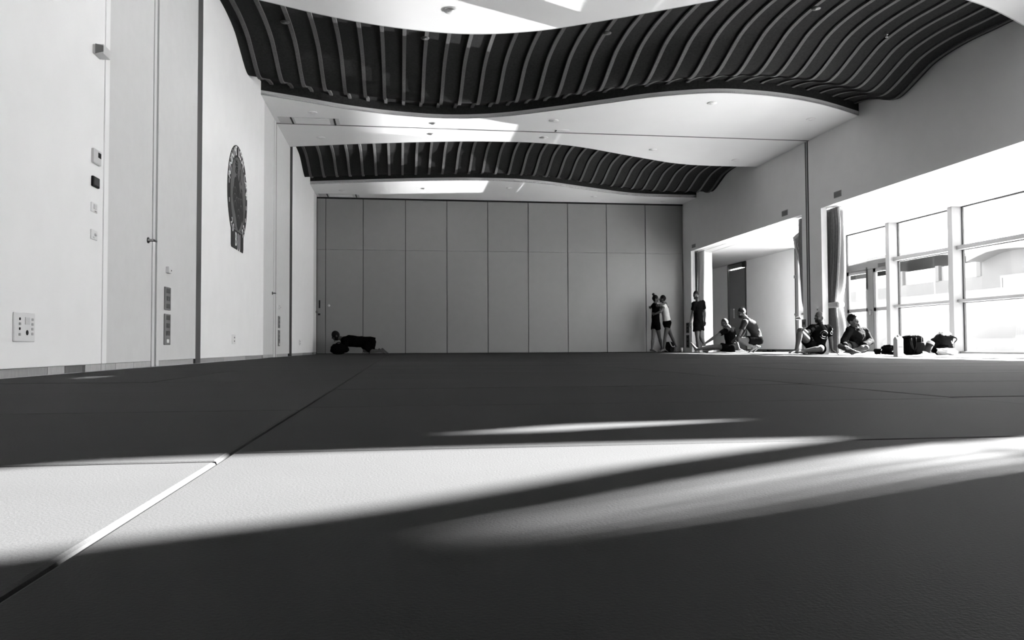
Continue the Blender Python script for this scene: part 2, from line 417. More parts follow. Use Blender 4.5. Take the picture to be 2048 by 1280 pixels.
for fn in (far1, far2):
    b = MB(); vs = []; ds = [-4.5 + 5.0 * j / 60 for j in range(61)]
    for x in XS:
        for d in ds: vs.append((x, fn(x) + d, prof(d)))
    m_ = len(ds)
    fs = [(i * m_ + j, (i + 1) * m_ + j, (i + 1) * m_ + j + 1, i * m_ + j + 1) for i in range(NX) for j in range(m_ - 1)]
    nv = len(vs); vs2 = [(x, y, z + .02) for x, y, z in vs]
    b.add(vs, fs); b.add(vs2, [f[::-1] for f in fs])
    b.build('recess_panel', M_SHEET, c0, True)
    ds2 = [-4.2 + 4.3 * j / 46 for j in range(47)]
    x = XL + .16
    while x < XR - .05:
        b = MB(); vs = []
        for d in ds2:
            y = fn(x) + d; z = prof(d)
            for (dx, dz) in ((-.027, .004), (.027, .004), (.027, -.03), (-.027, -.03)): vs.append((x + dx, y, z + dz))
        n = len(ds2)
        b.add(vs, [(i * 4 + k, i * 4 + (k + 1) % 4, i * 4 + 4 + (k + 1) % 4, i * 4 + 4 + k) for i in range(n - 1) for k in range(4)])
        b.build('slat', M_SLAT, c0)
        x += .315
MB().box(XL, XR, YT2 - .018, YT2 + .018, ZC - .006, ZC + .01).build('ceiling_track', M_DARKGAP, c0)
roof = MB().box(XL - .3, X1, 8.6, YB + .3, 4.95, ZTOP + .05).box(XL, X1, 8.56, 8.62, ZC + .03, 4.96)
struct(roof.build('roof', M_BLACK), 'flat roof slab above the ceiling recesses', 'roof')
wn = struct(MB().box(4.9, 8.36, 2.4, 8.5, ZC + .12, ZC + .13).build('window_20', GLASS), 'added pane over the ceiling cuts that shape the sun patches', 'window')  # unseen pane, added to close the ceiling cuts

# ================================================================== SIDE PASSAGE
struct(MB().box(XR, XG + .3, YN, 27.6, -.12, -.003).build('floor', M_ANNEX), 'pale floor of the glazed side passage', 'floor')
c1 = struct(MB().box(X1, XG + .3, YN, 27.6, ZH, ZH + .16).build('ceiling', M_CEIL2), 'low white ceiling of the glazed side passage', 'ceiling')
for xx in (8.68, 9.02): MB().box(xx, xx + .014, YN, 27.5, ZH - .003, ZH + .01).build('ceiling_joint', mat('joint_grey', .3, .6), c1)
struct(MB().box(XG, XG + .2, 21.36, 24.68, .07, ZH).build('wall_outer', M_WALL), 'bright white wall in the passage beside the grey door', 'wall')
struct(MB().box(XG - .01, XG + .19, 21.36, 24.68, 0, .07).build('baseboard_outer', mat('dark_skirting', .05, .5)), 'dark skirting below the white passage wall', 'baseboard')
struct(MB().box(XG, XG + .2, 26.16, 27.6, 0, ZH).build('wall_outer', M_WALL), 'white pier between the grey door and the passage end', 'wall')
struct(MB().box(X1, XG + .2, 27.48, 27.7, 0, ZH).build('wall_end', mat('end_wall_grey', .42, .7)), 'dim grey end wall of the side passage', 'wall')
d4 = struct(MB().bbox(XG + .02, XG + .08, 24.76, 26.1, .01, 2.72, .004).build('door_4', mat('door_dark_grey', .22, .5)), 'dark grey door in the passage beyond the crouching man', 'door')
MB().box(XG - .02, XG + .1, 24.68, 24.76, 0, ZH - .02).build('door_frame', mat('door_frame_dark', .05, .5), d4)
MB().box(XG - .02, XG + .1, 26.1, 26.16, 0, ZH - .02).build('door_frame', M_FRAME, d4)
MB().box(XG + .0, XG + .1, 24.76, 26.1, 2.76, ZH - .03).build('door_transom', M_FRAME, d4)
MB().box(XG - .015, XG + .09, 24.72, 26.12, ZH - .03, ZH - .002).build('door_frame', M_GASKET, d4)
MB().box(XG - .05, XG + .02, 24.66, 24.9, ZH - .2, ZH - .03).build('door_closer', M_GASKET, d4)
MB().bbox(XG - .02, XG + .025, 25.7, 25.98, 1.1, 1.42, .004).build('notice_plate', mat('notice_grey', .3, .6), d4)
MB().tube([(XG - .01, 24.95, 1.0), (XG - .05, 24.95, 1.0), (XG - .05, 25.08, 1.0)], .012, 8).build('handle', M_METAL, d4, True)
# white pier at the far jamb
struct(MB().box(8.70, 9.10, 22.62, 22.85, 0, ZH).build('wall_pier', M_WALL), 'narrow white pier behind the standing man', 'wall')
# black panels on the end wall
for (xa, xb, za, zb, lb) in [(9.55, 9.87, 1.0, 1.95, 'upper black panel on the dim passage end wall'), (9.57, 9.85, .06, .9, 'lower black cabinet on the dim passage end wall')]:
    t = thing('wall_cabinet', ((xa + xb) / 2, 27.4, za), lb, 'cabinet')
    MB().bbox(xa, xb, 27.38, 27.48, za, zb, .006).build('body', M_GASKET, t)
    MB().bbox(xa + .015, xb - .015, 27.372, 27.382, za + .015, zb - .015, .003).build('door', mat('cabinet_door', .02, .3), t)
    MB().box(xa + .05, xa + .08, 27.36, 27.375, (za + zb) / 2 - .05, (za + zb) / 2 + .03).build('handle', M_METAL, t)
# glass line
P0, PS = 14.66, 2.09
for i, k in enumerate(range(-8, 4)):
    y0, y1 = P0 + PS * k, P0 + PS * (k + 1)
    if y1 > 21.36: y1 = 21.30
    wdw = bpy.data.objects.new('window_%d' % (i + 1), None); COL.objects.link(wdw); wdw.location = (XG, y0, 0); wdw.empty_display_size = .1
    struct(wdw, {-1: 'large glazed bay at the right edge of the view', 0: 'glazed bay behind the black backpacks', 1: 'glazed double door bay behind the seated hooded man', 2: 'glazed bay hidden behind the tied curtain', 3: 'glazed bay beside the white passage wall'}.get(k, 'glazed bay of the passage outside the view'), 'window')
    MB().bbox(XG - .22, XG + .02, y0 - .07, y0 + .07, 0, ZH, .004).build('post', M_FRAME, wdw)
    for yy in (y0 - .095, y0 + .07): MB().box(XG - .01, XG + .03, yy, yy + .025, 0, ZH).build('gasket', M_GASKET, wdw)
    MB().box(XG - .02, XG + .03, y0 + .07, y1 - .07, ZH - .03, ZH - .001).build('gasket', M_GASKET, wdw)
    a, b = y0 + .08, y1 - .08
    if k == 1:
        MB().box(XG - .04, XG + .06, a, b, 1.985, 2.145).build('door_head', M_DKFRAME, wdw)
        MB().box(XG, XG + .008, a, b, 2.145, ZH - .03).build('pane', GLASS, wdw)
        for (ya, yb) in ((a, 17.62), (17.86, b)):
            lf = MB().box(XG - .02, XG + .03, ya, ya + .07, .02, 1.985).box(XG - .02, XG + .03, yb - .09, yb, .02, 1.985).box(XG - .02, XG + .03, ya, yb, .02, .09).box(XG - .02, XG + .03, ya, yb, .98, 1.06).box(XG - .02, XG + .03, ya, yb, 1.9, 1.985).build('door_leaf', mat('door_leaf_grey', .10, .5), wdw)
            MB().box(XG, XG + .008, ya + .07, yb - .09, .09, .98).build('pane', GLASS, lf)
            MB().box(XG, XG + .008, ya + .07, yb - .09, 1.06, 1.9).build('pane', GLASS, lf)
        MB().box(XG - .03, XG + .04, 17.62, 17.86, .02, 1.985).build('door_stile', M_DKFRAME, wdw)
        MB().bbox(XG - .12, XG - .03, a + .05, a + .45, 1.97, 2.08, .01).build('door_closer', M_GASKET, wdw)
        MB().box(XG - .055, XG - .03, 17.84, 17.87, 1.5, 2.03).build('closer_arm', M_GASKET, wdw)
        MB().box(XG - .07, XG - .03, 17.7, 17.74, .9, 1.0).build('handle', M_METAL, wdw)
    else:
        for (z0, z1) in ((1.0, 1.075), (2.045, 2.145)):
            MB().bbox(XG - .13, XG + .02, a - .06, b + .06, z0 + .015, z1, .004).build('transom', M_ALU, wdw)
            MB().box(XG - .02, XG + .025, a, b, z0, z0 + .015).build('gasket', M_GASKET, wdw)
        MB().bbox(XG - .1, XG + .04, a - .05, b + .05, 0, .045, .004).build('sill', M_ALU, wdw)
        for (z0, z1) in ((.045, 1.0), (1.075, 2.045), (2.145, ZH - .03)):
            MB().box(XG, XG + .008, a, b, z0, z1).build('pane', GLASS, wdw)
        if k == 3:
            MB().tube([(XG - .02, 21.1, 1.02), (XG - .1, 21.1, 1.02), (XG - .1, 20.95, 1.02)], .02, 8).build('handle', M_METAL, wdw, True)
            MB().box(XG - .06, XG + .06, 21.28, 21.36, 0, ZH - .03).build('end_post', M_GASKET, wdw)

# ================================================================== OUTDOORS
struct(MB().box(XG + .3, 140, -80, 140, -.3, -.06).build('ground', M_GROUND), 'pale courtyard paving outside the glass', 'ground')
def facade(name, X, pts, depth, m, label, cat='building'):
    o = MB().prism([onX(x, y, X) for x, y in pts], (depth, 0, 0)).build(name, m)
    return tag(o, label, cat) if label else o
# low white courtyard wall, full length
t = MB().box(19.0, 19.3, 2, 60, -.06, 2.0).build('courtyard_wall', M_OUTW); tag(t, 'low white courtyard wall seen through the passage glass', 'wall')
# white block with strip window
t = thing('white_building', (26, 27, 0), 'white building with a strip window behind the courtyard wall', 'building')
q0, q1 = onX(1968, 560, 26), onX(1690, 560, 26)
zt = onX(1900, 528, 26).z
MB().box(26, 34, q0.y, q1.y + 6, -.06, zt - .75).build('body', M_OUTW, t)
MB().box(26.15, 34, q0.y + .3, q1.y + 6, zt - .75, zt - .05).build('strip_window', mat('dim_glass', .12, .3, .5), t)
for k in range(5):
    yy = q0.y + .2 + k * (q1.y - q0.y) / 4
    MB().box(25.98, 26.3, yy, yy + .25, zt - .76, zt).build('mullion', M_OUTG, t)
b = MB(); n = 24; ya, yb = q0.y - .2, q1.y + 7
vs = []
for i in range(n + 1):
    u = i / n; y = ya + (yb - ya) * u; z = zt - .05 + .9 * math.sin(math.pi * min(1, u * 1.15)) ** .8 if u < .87 else zt - .05
    vs += [(25.9, y, z), (34.4, y, z), (34.4, y, z + .15), (25.9, y, z + .15)]
b.add(vs, [(i * 4 + k, i * 4 + (k + 1) % 4, i * 4 + 4 + (k + 1) % 4, i * 4 + 4 + k) for i in range(n) for k in range(4)] + [(0, 1, 2, 3), tuple(n * 4 + k for k in (3, 2, 1, 0))])
b.build('curved_roof', M_OUTW, t)
# barrel-vault hall at the right edge
t = thing('vaulted_hall', (23, 15, 0), 'pale hall with a curved vaulted roof at the right edge outside', 'building')
X_ = 23.0
arc = [(1964, 524), (1985, 514), (2005, 505), (2030, 499), (2060, 496), (2100, 494), (2150, 496), (2200, 502), (2250, 512)]
MB().prism([onX(x, y, X_) for x, y in [(1964, 690)] + arc + [(2250, 690)]], (9, 0, 0)).build('end_wall', M_OUTG, t)
b = MB(); A = [onX(x, y, X_) for x, y in arc]
vs = []
for p in A: vs += [p + Vector((-.7, 0, 0)), p + Vector((9, 0, 0)), p + Vector((9, 0, .35)), p + Vector((-.7, 0, .35))]
b.add(vs, [(i * 4 + k, i * 4 + (k + 1) % 4, i * 4 + 4 + (k + 1) % 4, i * 4 + 4 + k) for i in range(len(A) - 1) for k in range(4)] + [(0, 1, 2, 3), tuple((len(A) - 1) * 4 + k for k in (3, 2, 1, 0))])
b.build('vault_roof', M_OUTW, t)
pa, pb = onX(2008, 556, X_), onX(2120, 600, X_)
MB().box(X_ - .05, X_ + .02, pb.y, pa.y, .0, pa.z).build('doorway', mat('doorway_dim', .22, .6), t)
MB().box(X_ - .08, X_ + .02, pa.y, pa.y + .1, .0, pa.z + .1).build('door_trim', M_DKFRAME, t)
MB().box(X_ - .08, X_ + .02, pb.y, pa.y, pa.z, pa.z + .1).build('door_trim', M_DKFRAME, t)

t = thing('added_basin', (18.4, 17.5, -.06), 'added unseen basin with a raised rim that trims the spot light', 'basin')
MB().box(17.9, 18.95, 12, 24, -.06, -.03).build('water', mat('added_basin_water', .05, .05, .6), t)
MB().box(16.9, 17.1, 11.8, 24.2, -.06, .355).build('kerb', M_OUTW, t)  # height set to trim the added spots' light on the ceiling
for y in (11.8, 24.0): MB().box(17.1, 18.95, y, y + .2, -.06, .05).build('kerb', M_OUTW, t)

# ================================================================== CEILING FITTINGS
def downlight(x, y, z, label, r=.085, group='recessed ceiling downlights', bm=None):
    t = thing('downlight', (x, y, z), label, 'downlight', group)
    MB().lathe((x, y, z + .001), [(r, 0), (r * 1.02, -.006), (r * .96, -.012), (r * .84, -.010), (r * .8, -.001)], 24).build('trim_ring', M_OFFWHITE if bm is None else mat('dark_trim_ring', .05, .4), t, True)
    MB().lathe((x, y, z), [(r * .8, -.002), (r * .55, -.0035), (.004, -.004)], 20).build('reflector', mat('reflector', .22, .25, .6, metal=.5), t, True)
    MB().ell((x - r * .12, y, z - .006), r * .42, r * .42, .016).build('lamp', bm or M_BULB, t, True)
downlight(.656, 10.016, ZC, 'large round downlight in the sunlit patch at the top of the view', .11)
rowlab = ['in the ceiling row before the track', 'in the ceiling row just past the track', 'in the ceiling row nearest the far partition']
col = ['leftmost downlight', 'second downlight from the left', 'middle downlight', 'fourth downlight from the left', 'rightmost downlight']
for r_, row in enumerate([[(-1.557, 14.738), (.659, 15.185), (2.858, 14.71), (5.387, 13.304), (7.61, 14.023)], [(-1.573, 16.486), (.642, 15.946), (2.889, 15.941), (5.395, 16.636), (7.571, 17.357)], [(-1.543, 22.021), (.665, 21.487), (2.881, 21.161), (5.412, 22.09), (7.609, 22.625)]]):
    for c_, (x, y) in enumerate(row): downlight(x, y, ZC, col[c_] + ' ' + rowlab[r_])
for (x, y), lb in zip([(-1.556, 11.212), (.358, 11.509), (2.918, 11.032), (5.45, 9.864)], ['far left', 'centre left', 'centre right', 'far right']):
    d_ = y - far1(x); downlight(x, y, prof(d_) - .035, 'small downlight at ' + lb + ' inside the near black recess', .06, 'downlights in the black recess', mat('dim_lamp_glass', .12, .3, .4))
for yy, lb in ((15.08, 'ceiling hatch beside the emblem wall at the middle track'), (22.52, 'ceiling hatch in the far left corner above the partition')):
    t = thing('ceiling_hatch', (-1.65, yy + .2, ZC), lb, 'hatch', 'partition hatches in the ceiling')
    MB().bbox(-2.22, -1.12, yy, yy + .42, ZC - .008, ZC + .002, .002).build('frame', mat('hatch_frame', .55, .6), t)
    MB().bbox(-1.93, -1.3, yy + .03, yy + .39, ZC - .014, ZC - .004, .002).build('panel', M_CEIL, t)
    for x in (-2.0, -1.22): MB().box(x, x + .03, yy, yy + .42, ZC - .013, ZC - .004).build('slot', M_BLACK, t)
t = thing('ceiling_sensor', (3.1, 15.35, ZC), 'small slim sensor plate on the ceiling by the middle track', 'sensor')
MB().bbox(3.0, 3.28, 15.31, 15.39, ZC - .02, ZC + .001, .005).build('housing', M_OFFWHITE, t)
MB().box(3.0, 3.03, 15.3, 15.4, ZC - .024, ZC - .018).build('lens', M_BLACK, t)
for (x, y, lb) in [(6.9, 10.55, 'tiny sprinkler head in the black recess near the right wall'), (2.62, 10.35, 'tiny sprinkler head at the front edge of the black recess')]:
    t = thing('sprinkler', (x, y, 4.6), lb, 'sprinkler')
    z = prof(y - far1(x)) - .03 if y > near1(x) else ZC
    MB().lathe((x, y, z), [(.025, .002), (.025, -.006), (.008, -.01), (.008, -.035)], 12).build('pipe', M_METAL, t, True)
    MB().lathe((x, y, z - .035), [(.02, 0), (.02, -.004)], 12).build('deflector', M_WHITE, t, True)

# ================================================================== LEFT WALL FITTINGS
def plate(name, y0, y1, z0, z1, m, label, cat, th=.012, X=XL, side=1, group=None):
    t = thing(name, (X, (y0 + y1) / 2, z0), label, cat, group)
    a, b = (X - .001, X + th) if side > 0 else (X - th, X + .001)
    MB().bbox(a, b, y0, y1, z0, z1, .004).build('plate', m, t)
    return t, (X + th if side > 0 else X - th)
def knob(t, name, X, y, z, w, h, m, d=.004, side=1):
    MB().bbox(min(X - .001 * side, X + d * side), max(X - .001 * side, X + d * side), y - w / 2, y + w / 2, z - h / 2, z + h / 2, .0012).build(name, m, t)
t, x = plate('media_socket_plate', 5.20, 5.475, .215, .395, M_OFFWHITE, 'large white media socket plate low on the nearest wall panel', 'socket')
MB().lathe((x - .002, 5.365, .272), [(.016, 0), (.016, .004), (.011, .005)], 14, (1, 0, 0)).build('round_jack', M_BLACK, t, True)
for z in (.355, .295): MB().lathe((x - .002, 5.265, z), [(.009, 0), (.009, .005)], 10, (1, 0, 0)).build('small_jack', M_BLACK, t, True)
for z in (.26, .325): knob(t, 'port', x, 5.265, z, .022, .016, mat('port_grey', .3, .5))
knob(t, 'blank_cover', x, 5.365, .345, .06, .045, M_WHITE)
for z in (.355, .325, .295, .265): knob(t, 'switch', x, 5.435, z, .022, .016, mat('port_pale', .45, .5))
t, x = plate('wall_sensor', 6.40, 6.545, 2.405, 2.475, M_WHITE, 'white wedge shaped sensor box high on the nearest wall panel', 'sensor', .02)
MB().prism([(XL + .018, 6.40, 2.475), (XL + .018, 6.545, 2.475), (XL + .018, 6.545, 2.405), (XL + .018, 6.40, 2.405)], (.06, 0, 0)).build('housing', M_WHITE, t)
MB().prism([(XL + .02, 6.398, 2.478), (XL + .078, 6.398, 2.465), (XL + .078, 6.398, 2.42), (XL + .02, 6.398, 2.402)], (0, .004, 0)).build('grille', M_PLATE, t)
t, x = plate('thermostat', 6.405, 6.55, 1.575, 1.685, M_WHITE, 'white thermostat with a dark display beside the grey door', 'thermostat', .022)
knob(t, 'display', x, 6.51, 1.648, .06, .04, M_BLACK, .002)
t, x = plate('intercom_panel', 6.405, 6.535, 1.397, 1.475, M_BLACK, 'small black control panel below the thermostat', 'control panel', .018)
knob(t, 'screen', x, 6.47, 1.437, .11, .06, mat('screen_black', .01, .15, .6), .002)
t, x = plate('light_switch', 6.40, 6.52, 1.203, 1.275, M_OFFWHITE, 'white light switch plate below the black control panel', 'switch', .01)
knob(t, 'rocker', x, 6.46, 1.245, .05, .035, M_WHITE, .006); knob(t, 'indicator', x, 6.475, 1.213, .04, .008, mat('port_grey', .3, .5), .003)
t, x = plate('dimmer_switch', 6.40, 6.525, .995, 1.07, M_OFFWHITE, 'white dimmer plate, lowest in the column of wall controls', 'switch', .01)
MB().lathe((x - .002, 6.47, 1.035), [(.012, 0), (.012, .012), (.009, .016)], 12, (1, 0, 0)).build('dial', M_OFFWHITE, t, True)
knob(t, 'rocker', x, 6.445, 1.012, .03, .012, M_WHITE, .004)
for off, nm in ((0, 'on the grey panel beside the nearest door'), (7.5, 'on the grey panel beyond the round emblem')):
    t, x = plate('phone_jack', 8.38 + off, 8.475 + off, .92, .985, M_WHITE, 'small white jack box ' + nm, 'socket', .03)
    knob(t, 'port', x, 8.46 + off, .95, .014, .014, M_BLACK)
    for (z0, z1, rows, lb) in ((.553, .781, 3, 'upper grey socket strip '), (.206, .514, 4, 'lower grey socket strip ')):
        t, x = plate('socket_strip', 8.325 + off, 8.52 + off, z0, z1, M_PLATE, lb + nm, 'socket', .014)
        for r_ in range(rows):
            z = z1 - (r_ + .5) * (z1 - z0) / rows
            if rows == 4 and r_ == 3:
                knob(t, 'switch', x, 8.42 + off, z, .07, .035, M_OFFWHITE, .004); continue
            for dy in (-.035, .035):
                knob(t, 'outlet', x, 8.425 + off + dy, z, .045, .045, mat('outlet_dark', .05, .4), .003)
for y, nm in ((11.69, 'below the round emblem'), (19.2, 'on the farthest white wall panel')):
    t, x = plate('wall_outlet', y - .1, y + .1, .23, .36, M_OFFWHITE, 'white double wall outlet ' + nm, 'outlet', .01)
    for z in (.27, .32): knob(t, 'slot', x, y + .02, z, .035, .02, M_BLACK, .002)

# ---- right wall fittings
t, x = plate('light_switch', 15.23, 15.32, .83, .95, M_OFFWHITE, 'pale switch plate on the pillar above the bald man', 'switch', .01, XR, -1)
knob(t, 'rocker', x, 15.275, .9, .03, .03, M_PLATE, .004, -1)
for z, lb in ((.56, 'upper socket plate on the pillar beside the bald man'), (.34, 'lower socket plate on the pillar beside the bald man')):
    t, x = plate('wall_outlet', 15.76, 15.92, z, z + .16, M_PLATE, lb, 'outlet', .012, XR, -1)
    for dy in (-.03, .03): knob(t, 'slot', x, 15.84 + dy, z + .08, .03, .06, M_BLACK, .003, -1)
for z0, z1, lb in ((.56, .86, 'upper dark socket strip in the far right corner'), (.13, .5, 'lower dark socket strip in the far right corner')):
    t, x = plate('socket_strip', 22.6, 22.82, z0, z1, mat('plate_dark', .05, .5), lb, 'socket', .014, XR, -1)
    for k in range(3): knob(t, 'outlet', x, 22.71, z0 + (k + .5) * (z1 - z0) / 3, .1, .04, M_BLACK, .003, -1)

# ================================================================== EMBLEM
EY, EZ, ER = 11.905, 2.36, .70
em = thing('wall_emblem', (XL, EY, EZ - .8), 'large round black and grey emblem with a tag below on the white wall', 'emblem')
def wallpoly(pts, d0, d1): return MB().prism([(XL + d0, EY + a, EZ + b) for a, b in pts], (d1 - d0, 0, 0))
circ = lambda r, n=64: [(r * math.cos(2 * math.pi * i / n), r * math.sin(2 * math.pi * i / n)) for i in range(n)]
wallpoly(circ(ER), 0, .006).build('ring', mat('emblem_black', .012, .6), em)
wallpoly(circ(ER * .755), .006, .010).build('disc', mat('emblem_grey', .12, .6), em)
wallpoly([(-.45, -.5), (.42, -.5), (.42, -.74), (.39, -.79), (-.42, -.79), (-.45, -.76)], .001, .007).build('tag_board', mat('emblem_black', .012, .6), em)
wallpoly([(-.46, -.508), (.43, -.508), (.43, -.522), (-.46, -.522)], .007, .009).build('tag_line', mat('emblem_line', .16, .6), em)
fig = [(-.06, .26), (.02, .20), (.07, .12), (.12, .02), (.17, .06), (.22, .14), (.28, .12), (.31, .0), (.35, -.1), (.38, -.2), (.37, -.3), (.30, -.36), (.26, -.32), (.20, -.40), (.10, -.47), (.0, -.515), (-.08, -.46), (-.14, -.36), (-.22, -.28), (-.32, -.20), (-.38, -.08), (-.36, .03), (-.30, .08), (-.27, .18), (-.22, .22), (-.16, .21), (-.12, .27)]
wallpoly(fig, .010, .013).build('figure', mat('emblem_figure', .016, .7), em)
arcs = MB()
for (cx, cz, r, a0, a1) in [(-.24, -.02, .09, 20, 170), (-.24, -.12, .10, 20, 170), (-.22, -.22, .10, 20, 170), (-.1, -.16, .11, 20, 160), (.05, -.14, .1, 10, 150), (.18, -.02, .1, 30, 170), (.2, -.12, .1, 30, 170), (.2, -.22, .1, 20, 160), (.03, -.28, .08, 20, 160), (.2, .06, .07, 40, 170), (.0, -.36, .07, 20, 160)]:
    P_ = [(cx + r * math.cos(math.radians(a0 + (a1 - a0) * i / 10)), cz + r * math.sin(math.radians(a0 + (a1 - a0) * i / 10))) for i in range(11)]
    for p, q in zip(P_[:-1], P_[1:]):
        d = Vector((q[0] - p[0], q[1] - p[1])); nn = Vector((-d.y, d.x)).normalized() * .006
        arcs.prism([(XL + .013, EY + p[0] - nn.x, EZ + p[1] - nn.y), (XL + .013, EY + q[0] - nn.x, EZ + q[1] - nn.y), (XL + .013, EY + q[0] + nn.x, EZ + q[1] + nn.y), (XL + .013, EY + p[0] + nn.x, EZ + p[1] + nn.y)], (.001, 0, 0))
arcs.build('scroll_lines', mat('emblem_scroll', .10, .6), em)
def glyph(ch, size, bold=.006):
    cu = bpy.data.curves.new('g', 'FONT'); cu.body = ch; cu.size = size; cu.align_x = 'CENTER'; cu.extrude = .001; cu.offset = bold * size
    o = bpy.data.objects.new('g', cu); COL.objects.link(o)
    me = bpy.data.meshes.new_from_object(o.evaluated_get(bpy.context.evaluated_depsgraph_get()))
    bpy.data.objects.remove(o); bpy.data.curves.remove(cu); return me
def put_text(mb, ch, size, cy, cz, ang=0.0, X=XL + .008, sx=1.0):
    me = glyph(ch, size, .010 if ch.isascii() else .006); ca, sa = math.cos(ang), math.sin(ang)
    vs = [(X + v.co.z, cy + v.co.x * sx * ca - v.co.y * sa, cz + v.co.x * sx * sa + v.co.y * ca) for v in me.vertices]
    mb.add(vs, [tuple(p.vertices) for p in me.polygons]); bpy.data.meshes.remove(me)
def letter(ch, *a):
    m_ = MB(); put_text(m_, ch, *a); m_.build('letter', M_PRINT, em)
word = 'RONIN MT LOCAL CAMP'
for i, ch in enumerate(word):
    if ch == ' ': continue
    a = math.radians(163 - (163 - 8) * i / (len(word) - 1)); r = ER * .80
    letter(ch, .18, EY + r * math.cos(a), EZ + r * math.sin(a), a - math.pi / 2)
for s_, a0 in (('20', 226), ('23', 306)):
    for i, ch in enumerate(s_):
        a = math.radians(a0 + i * 11); r = ER * .955
        letter(ch, .17, EY + r * math.cos(a), EZ + r * math.sin(a), a + math.pi / 2)
for a in (172, 196, 352, 333): 
    r = ER * .88; MB().obox((XL + .008, EY + r * math.cos(math.radians(a)), EZ + r * math.sin(math.radians(a))), (.001, 0, 0), (0, .014, 0), (0, 0, .03)).build('dash', M_PRINT, em)
for ch, o_ in zip('BJJ', (-.13, .02, .14)): letter(ch, .27, EY + o_, EZ - .74, 0, XL + .009, .85)
for ch, a_, b_ in (('浪', -.13, .29), ('人', .13, .20)):
    kj = MB(); put_text(kj, ch, .23, EY + a_, EZ + b_, 0, XL + .012); kj.build('character', mat('emblem_figure', .016, .7), em)

# ================================================================== CURTAINS
def drape(name, X, left, right, nf, amp, m, parent, zs=(ZH - .015, .02), nz=40, seed=0, th=.012):
    Lf, Rf = catmull(sorted((onX(x, y, X).z, onX(x, y, X).y) for x, y in left)), catmull(sorted((onX(x, y, X).z, onX(x, y, X).y) for x, y in right))
    nu = nf * 10; vs = []; rn = random.Random(seed); ph = [rn.uniform(-.5, .5) for _ in range(nf + 1)]
    for j in range(nz + 1):
        z = zs[0] + (zs[1] - zs[0]) * j / nz; a, b = Lf(z), Rf(z)
        for i in range(nu + 1):
            u = i / nu; k = u * nf
            vs.append((X + amp * math.sin(2 * math.pi * k + ph[int(k)] * .6) * (.8 + .2 * math.sin(k * 1.7)), a + (b - a) * (u + .012 * math.sin(4 * math.pi * k)), z))
    n = nu + 1; N = len(vs)
    fs = [(j * n + i, j * n + i + 1, (j + 1) * n + i + 1, (j + 1) * n + i) for j in range(nz) for i in range(nu)]
    vs += [(x + th, y, z) for x, y, z in vs]
    f2 = [tuple(N + i for i in f[::-1]) for f in fs]
    rim = [(i, i + 1, N + i + 1, N + i) for i in range(nu)] + [(nz * n + i, N + nz * n + i, N + nz * n + i + 1, nz * n + i + 1) for i in range(nu)]
    rim += [(j * n, N + j * n, N + (j + 1) * n, (j + 1) * n) for j in range(nz)] + [(j * n + nu, (j + 1) * n + nu, N + (j + 1) * n + nu, N + j * n + nu) for j in range(nz)]
    return MB().add(vs, fs + f2 + rim).build(name, m, parent, True)
t = thing('tied_curtain', (8.6, 15.0, 0), 'charcoal curtain with white lining tied back beside the pillar', 'curtain')
drape('drape', 8.56, [(1646, 412), (1648, 470), (1649, 540), (1651, 600), (1651, 612), (1650, 640), (1649, 706)], [(1677, 405), (1680, 450), (1679, 510), (1676, 560), (1672, 604), (1672, 614), (1676, 650), (1677, 706)], 7, .032, M_CURTD, t, seed=1)
drape('lining', 8.72, [(1676, 405), (1678, 500), (1674, 590), (1672, 608), (1675, 640), (1676, 706)], [(1688, 405), (1690, 480), (1690, 560), (1684, 600), (1684, 612), (1690, 650), (1692, 706)], 4, .03, M_CURTW, t, seed=2)
tz0, tz1 = onX(1660, 616, 8.5).z, onX(1660, 605, 8.5).z; ty0, ty1 = onX(1683, 610, 8.5).y, onX(1649, 610, 8.5).y
MB().bbox(8.50, 8.64, ty0 + .12, ty1, tz0, tz1, .02).build('tie_band', mat('tie_band', .45, .8), t)
t = thing('tied_curtain', (8.6, 16.3, 0), 'dark curtain edge showing left of the pillar by the feather flag', 'curtain')
drape('drape', 8.55, [(1597, 432), (1597.5, 500), (1599.5, 540), (1602, 580), (1604, 605), (1608, 626), (1606, 650), (1603, 706)], [(1622, 425), (1623, 500), (1624, 600), (1624, 626), (1625, 706)], 5, .010, M_CURTD, t, seed=3)
MB().tube([(8.5, 16.25, onX(1604, 636, 8.5).z), (8.5, 16.42, onX(1604, 636, 8.5).z), (8.6, 16.46, onX(1604, 636, 8.5).z)], .03, 8).build('tie_hook', M_METAL, t, True)
t = thing('gathered_curtain', (8.6, 22.6, 0), 'dark and white curtain gathered at the far jamb behind the standing man', 'curtain')
drape('drape', 8.53, [(1388.5, 500), (1389, 540), (1390, 580), (1389, 640), (1389, 703)], [(1396, 498), (1395.5, 540), (1394, 580), (1395, 640), (1396, 703)], 3, .02, M_CURTD, t, seed=4)
drape('lining', 8.60, [(1396, 498), (1396, 540), (1395, 600), (1395, 703)], [(1409, 497), (1409, 540), (1408, 600), (1409, 703)], 4, .025, M_CURTW, t, seed=5)

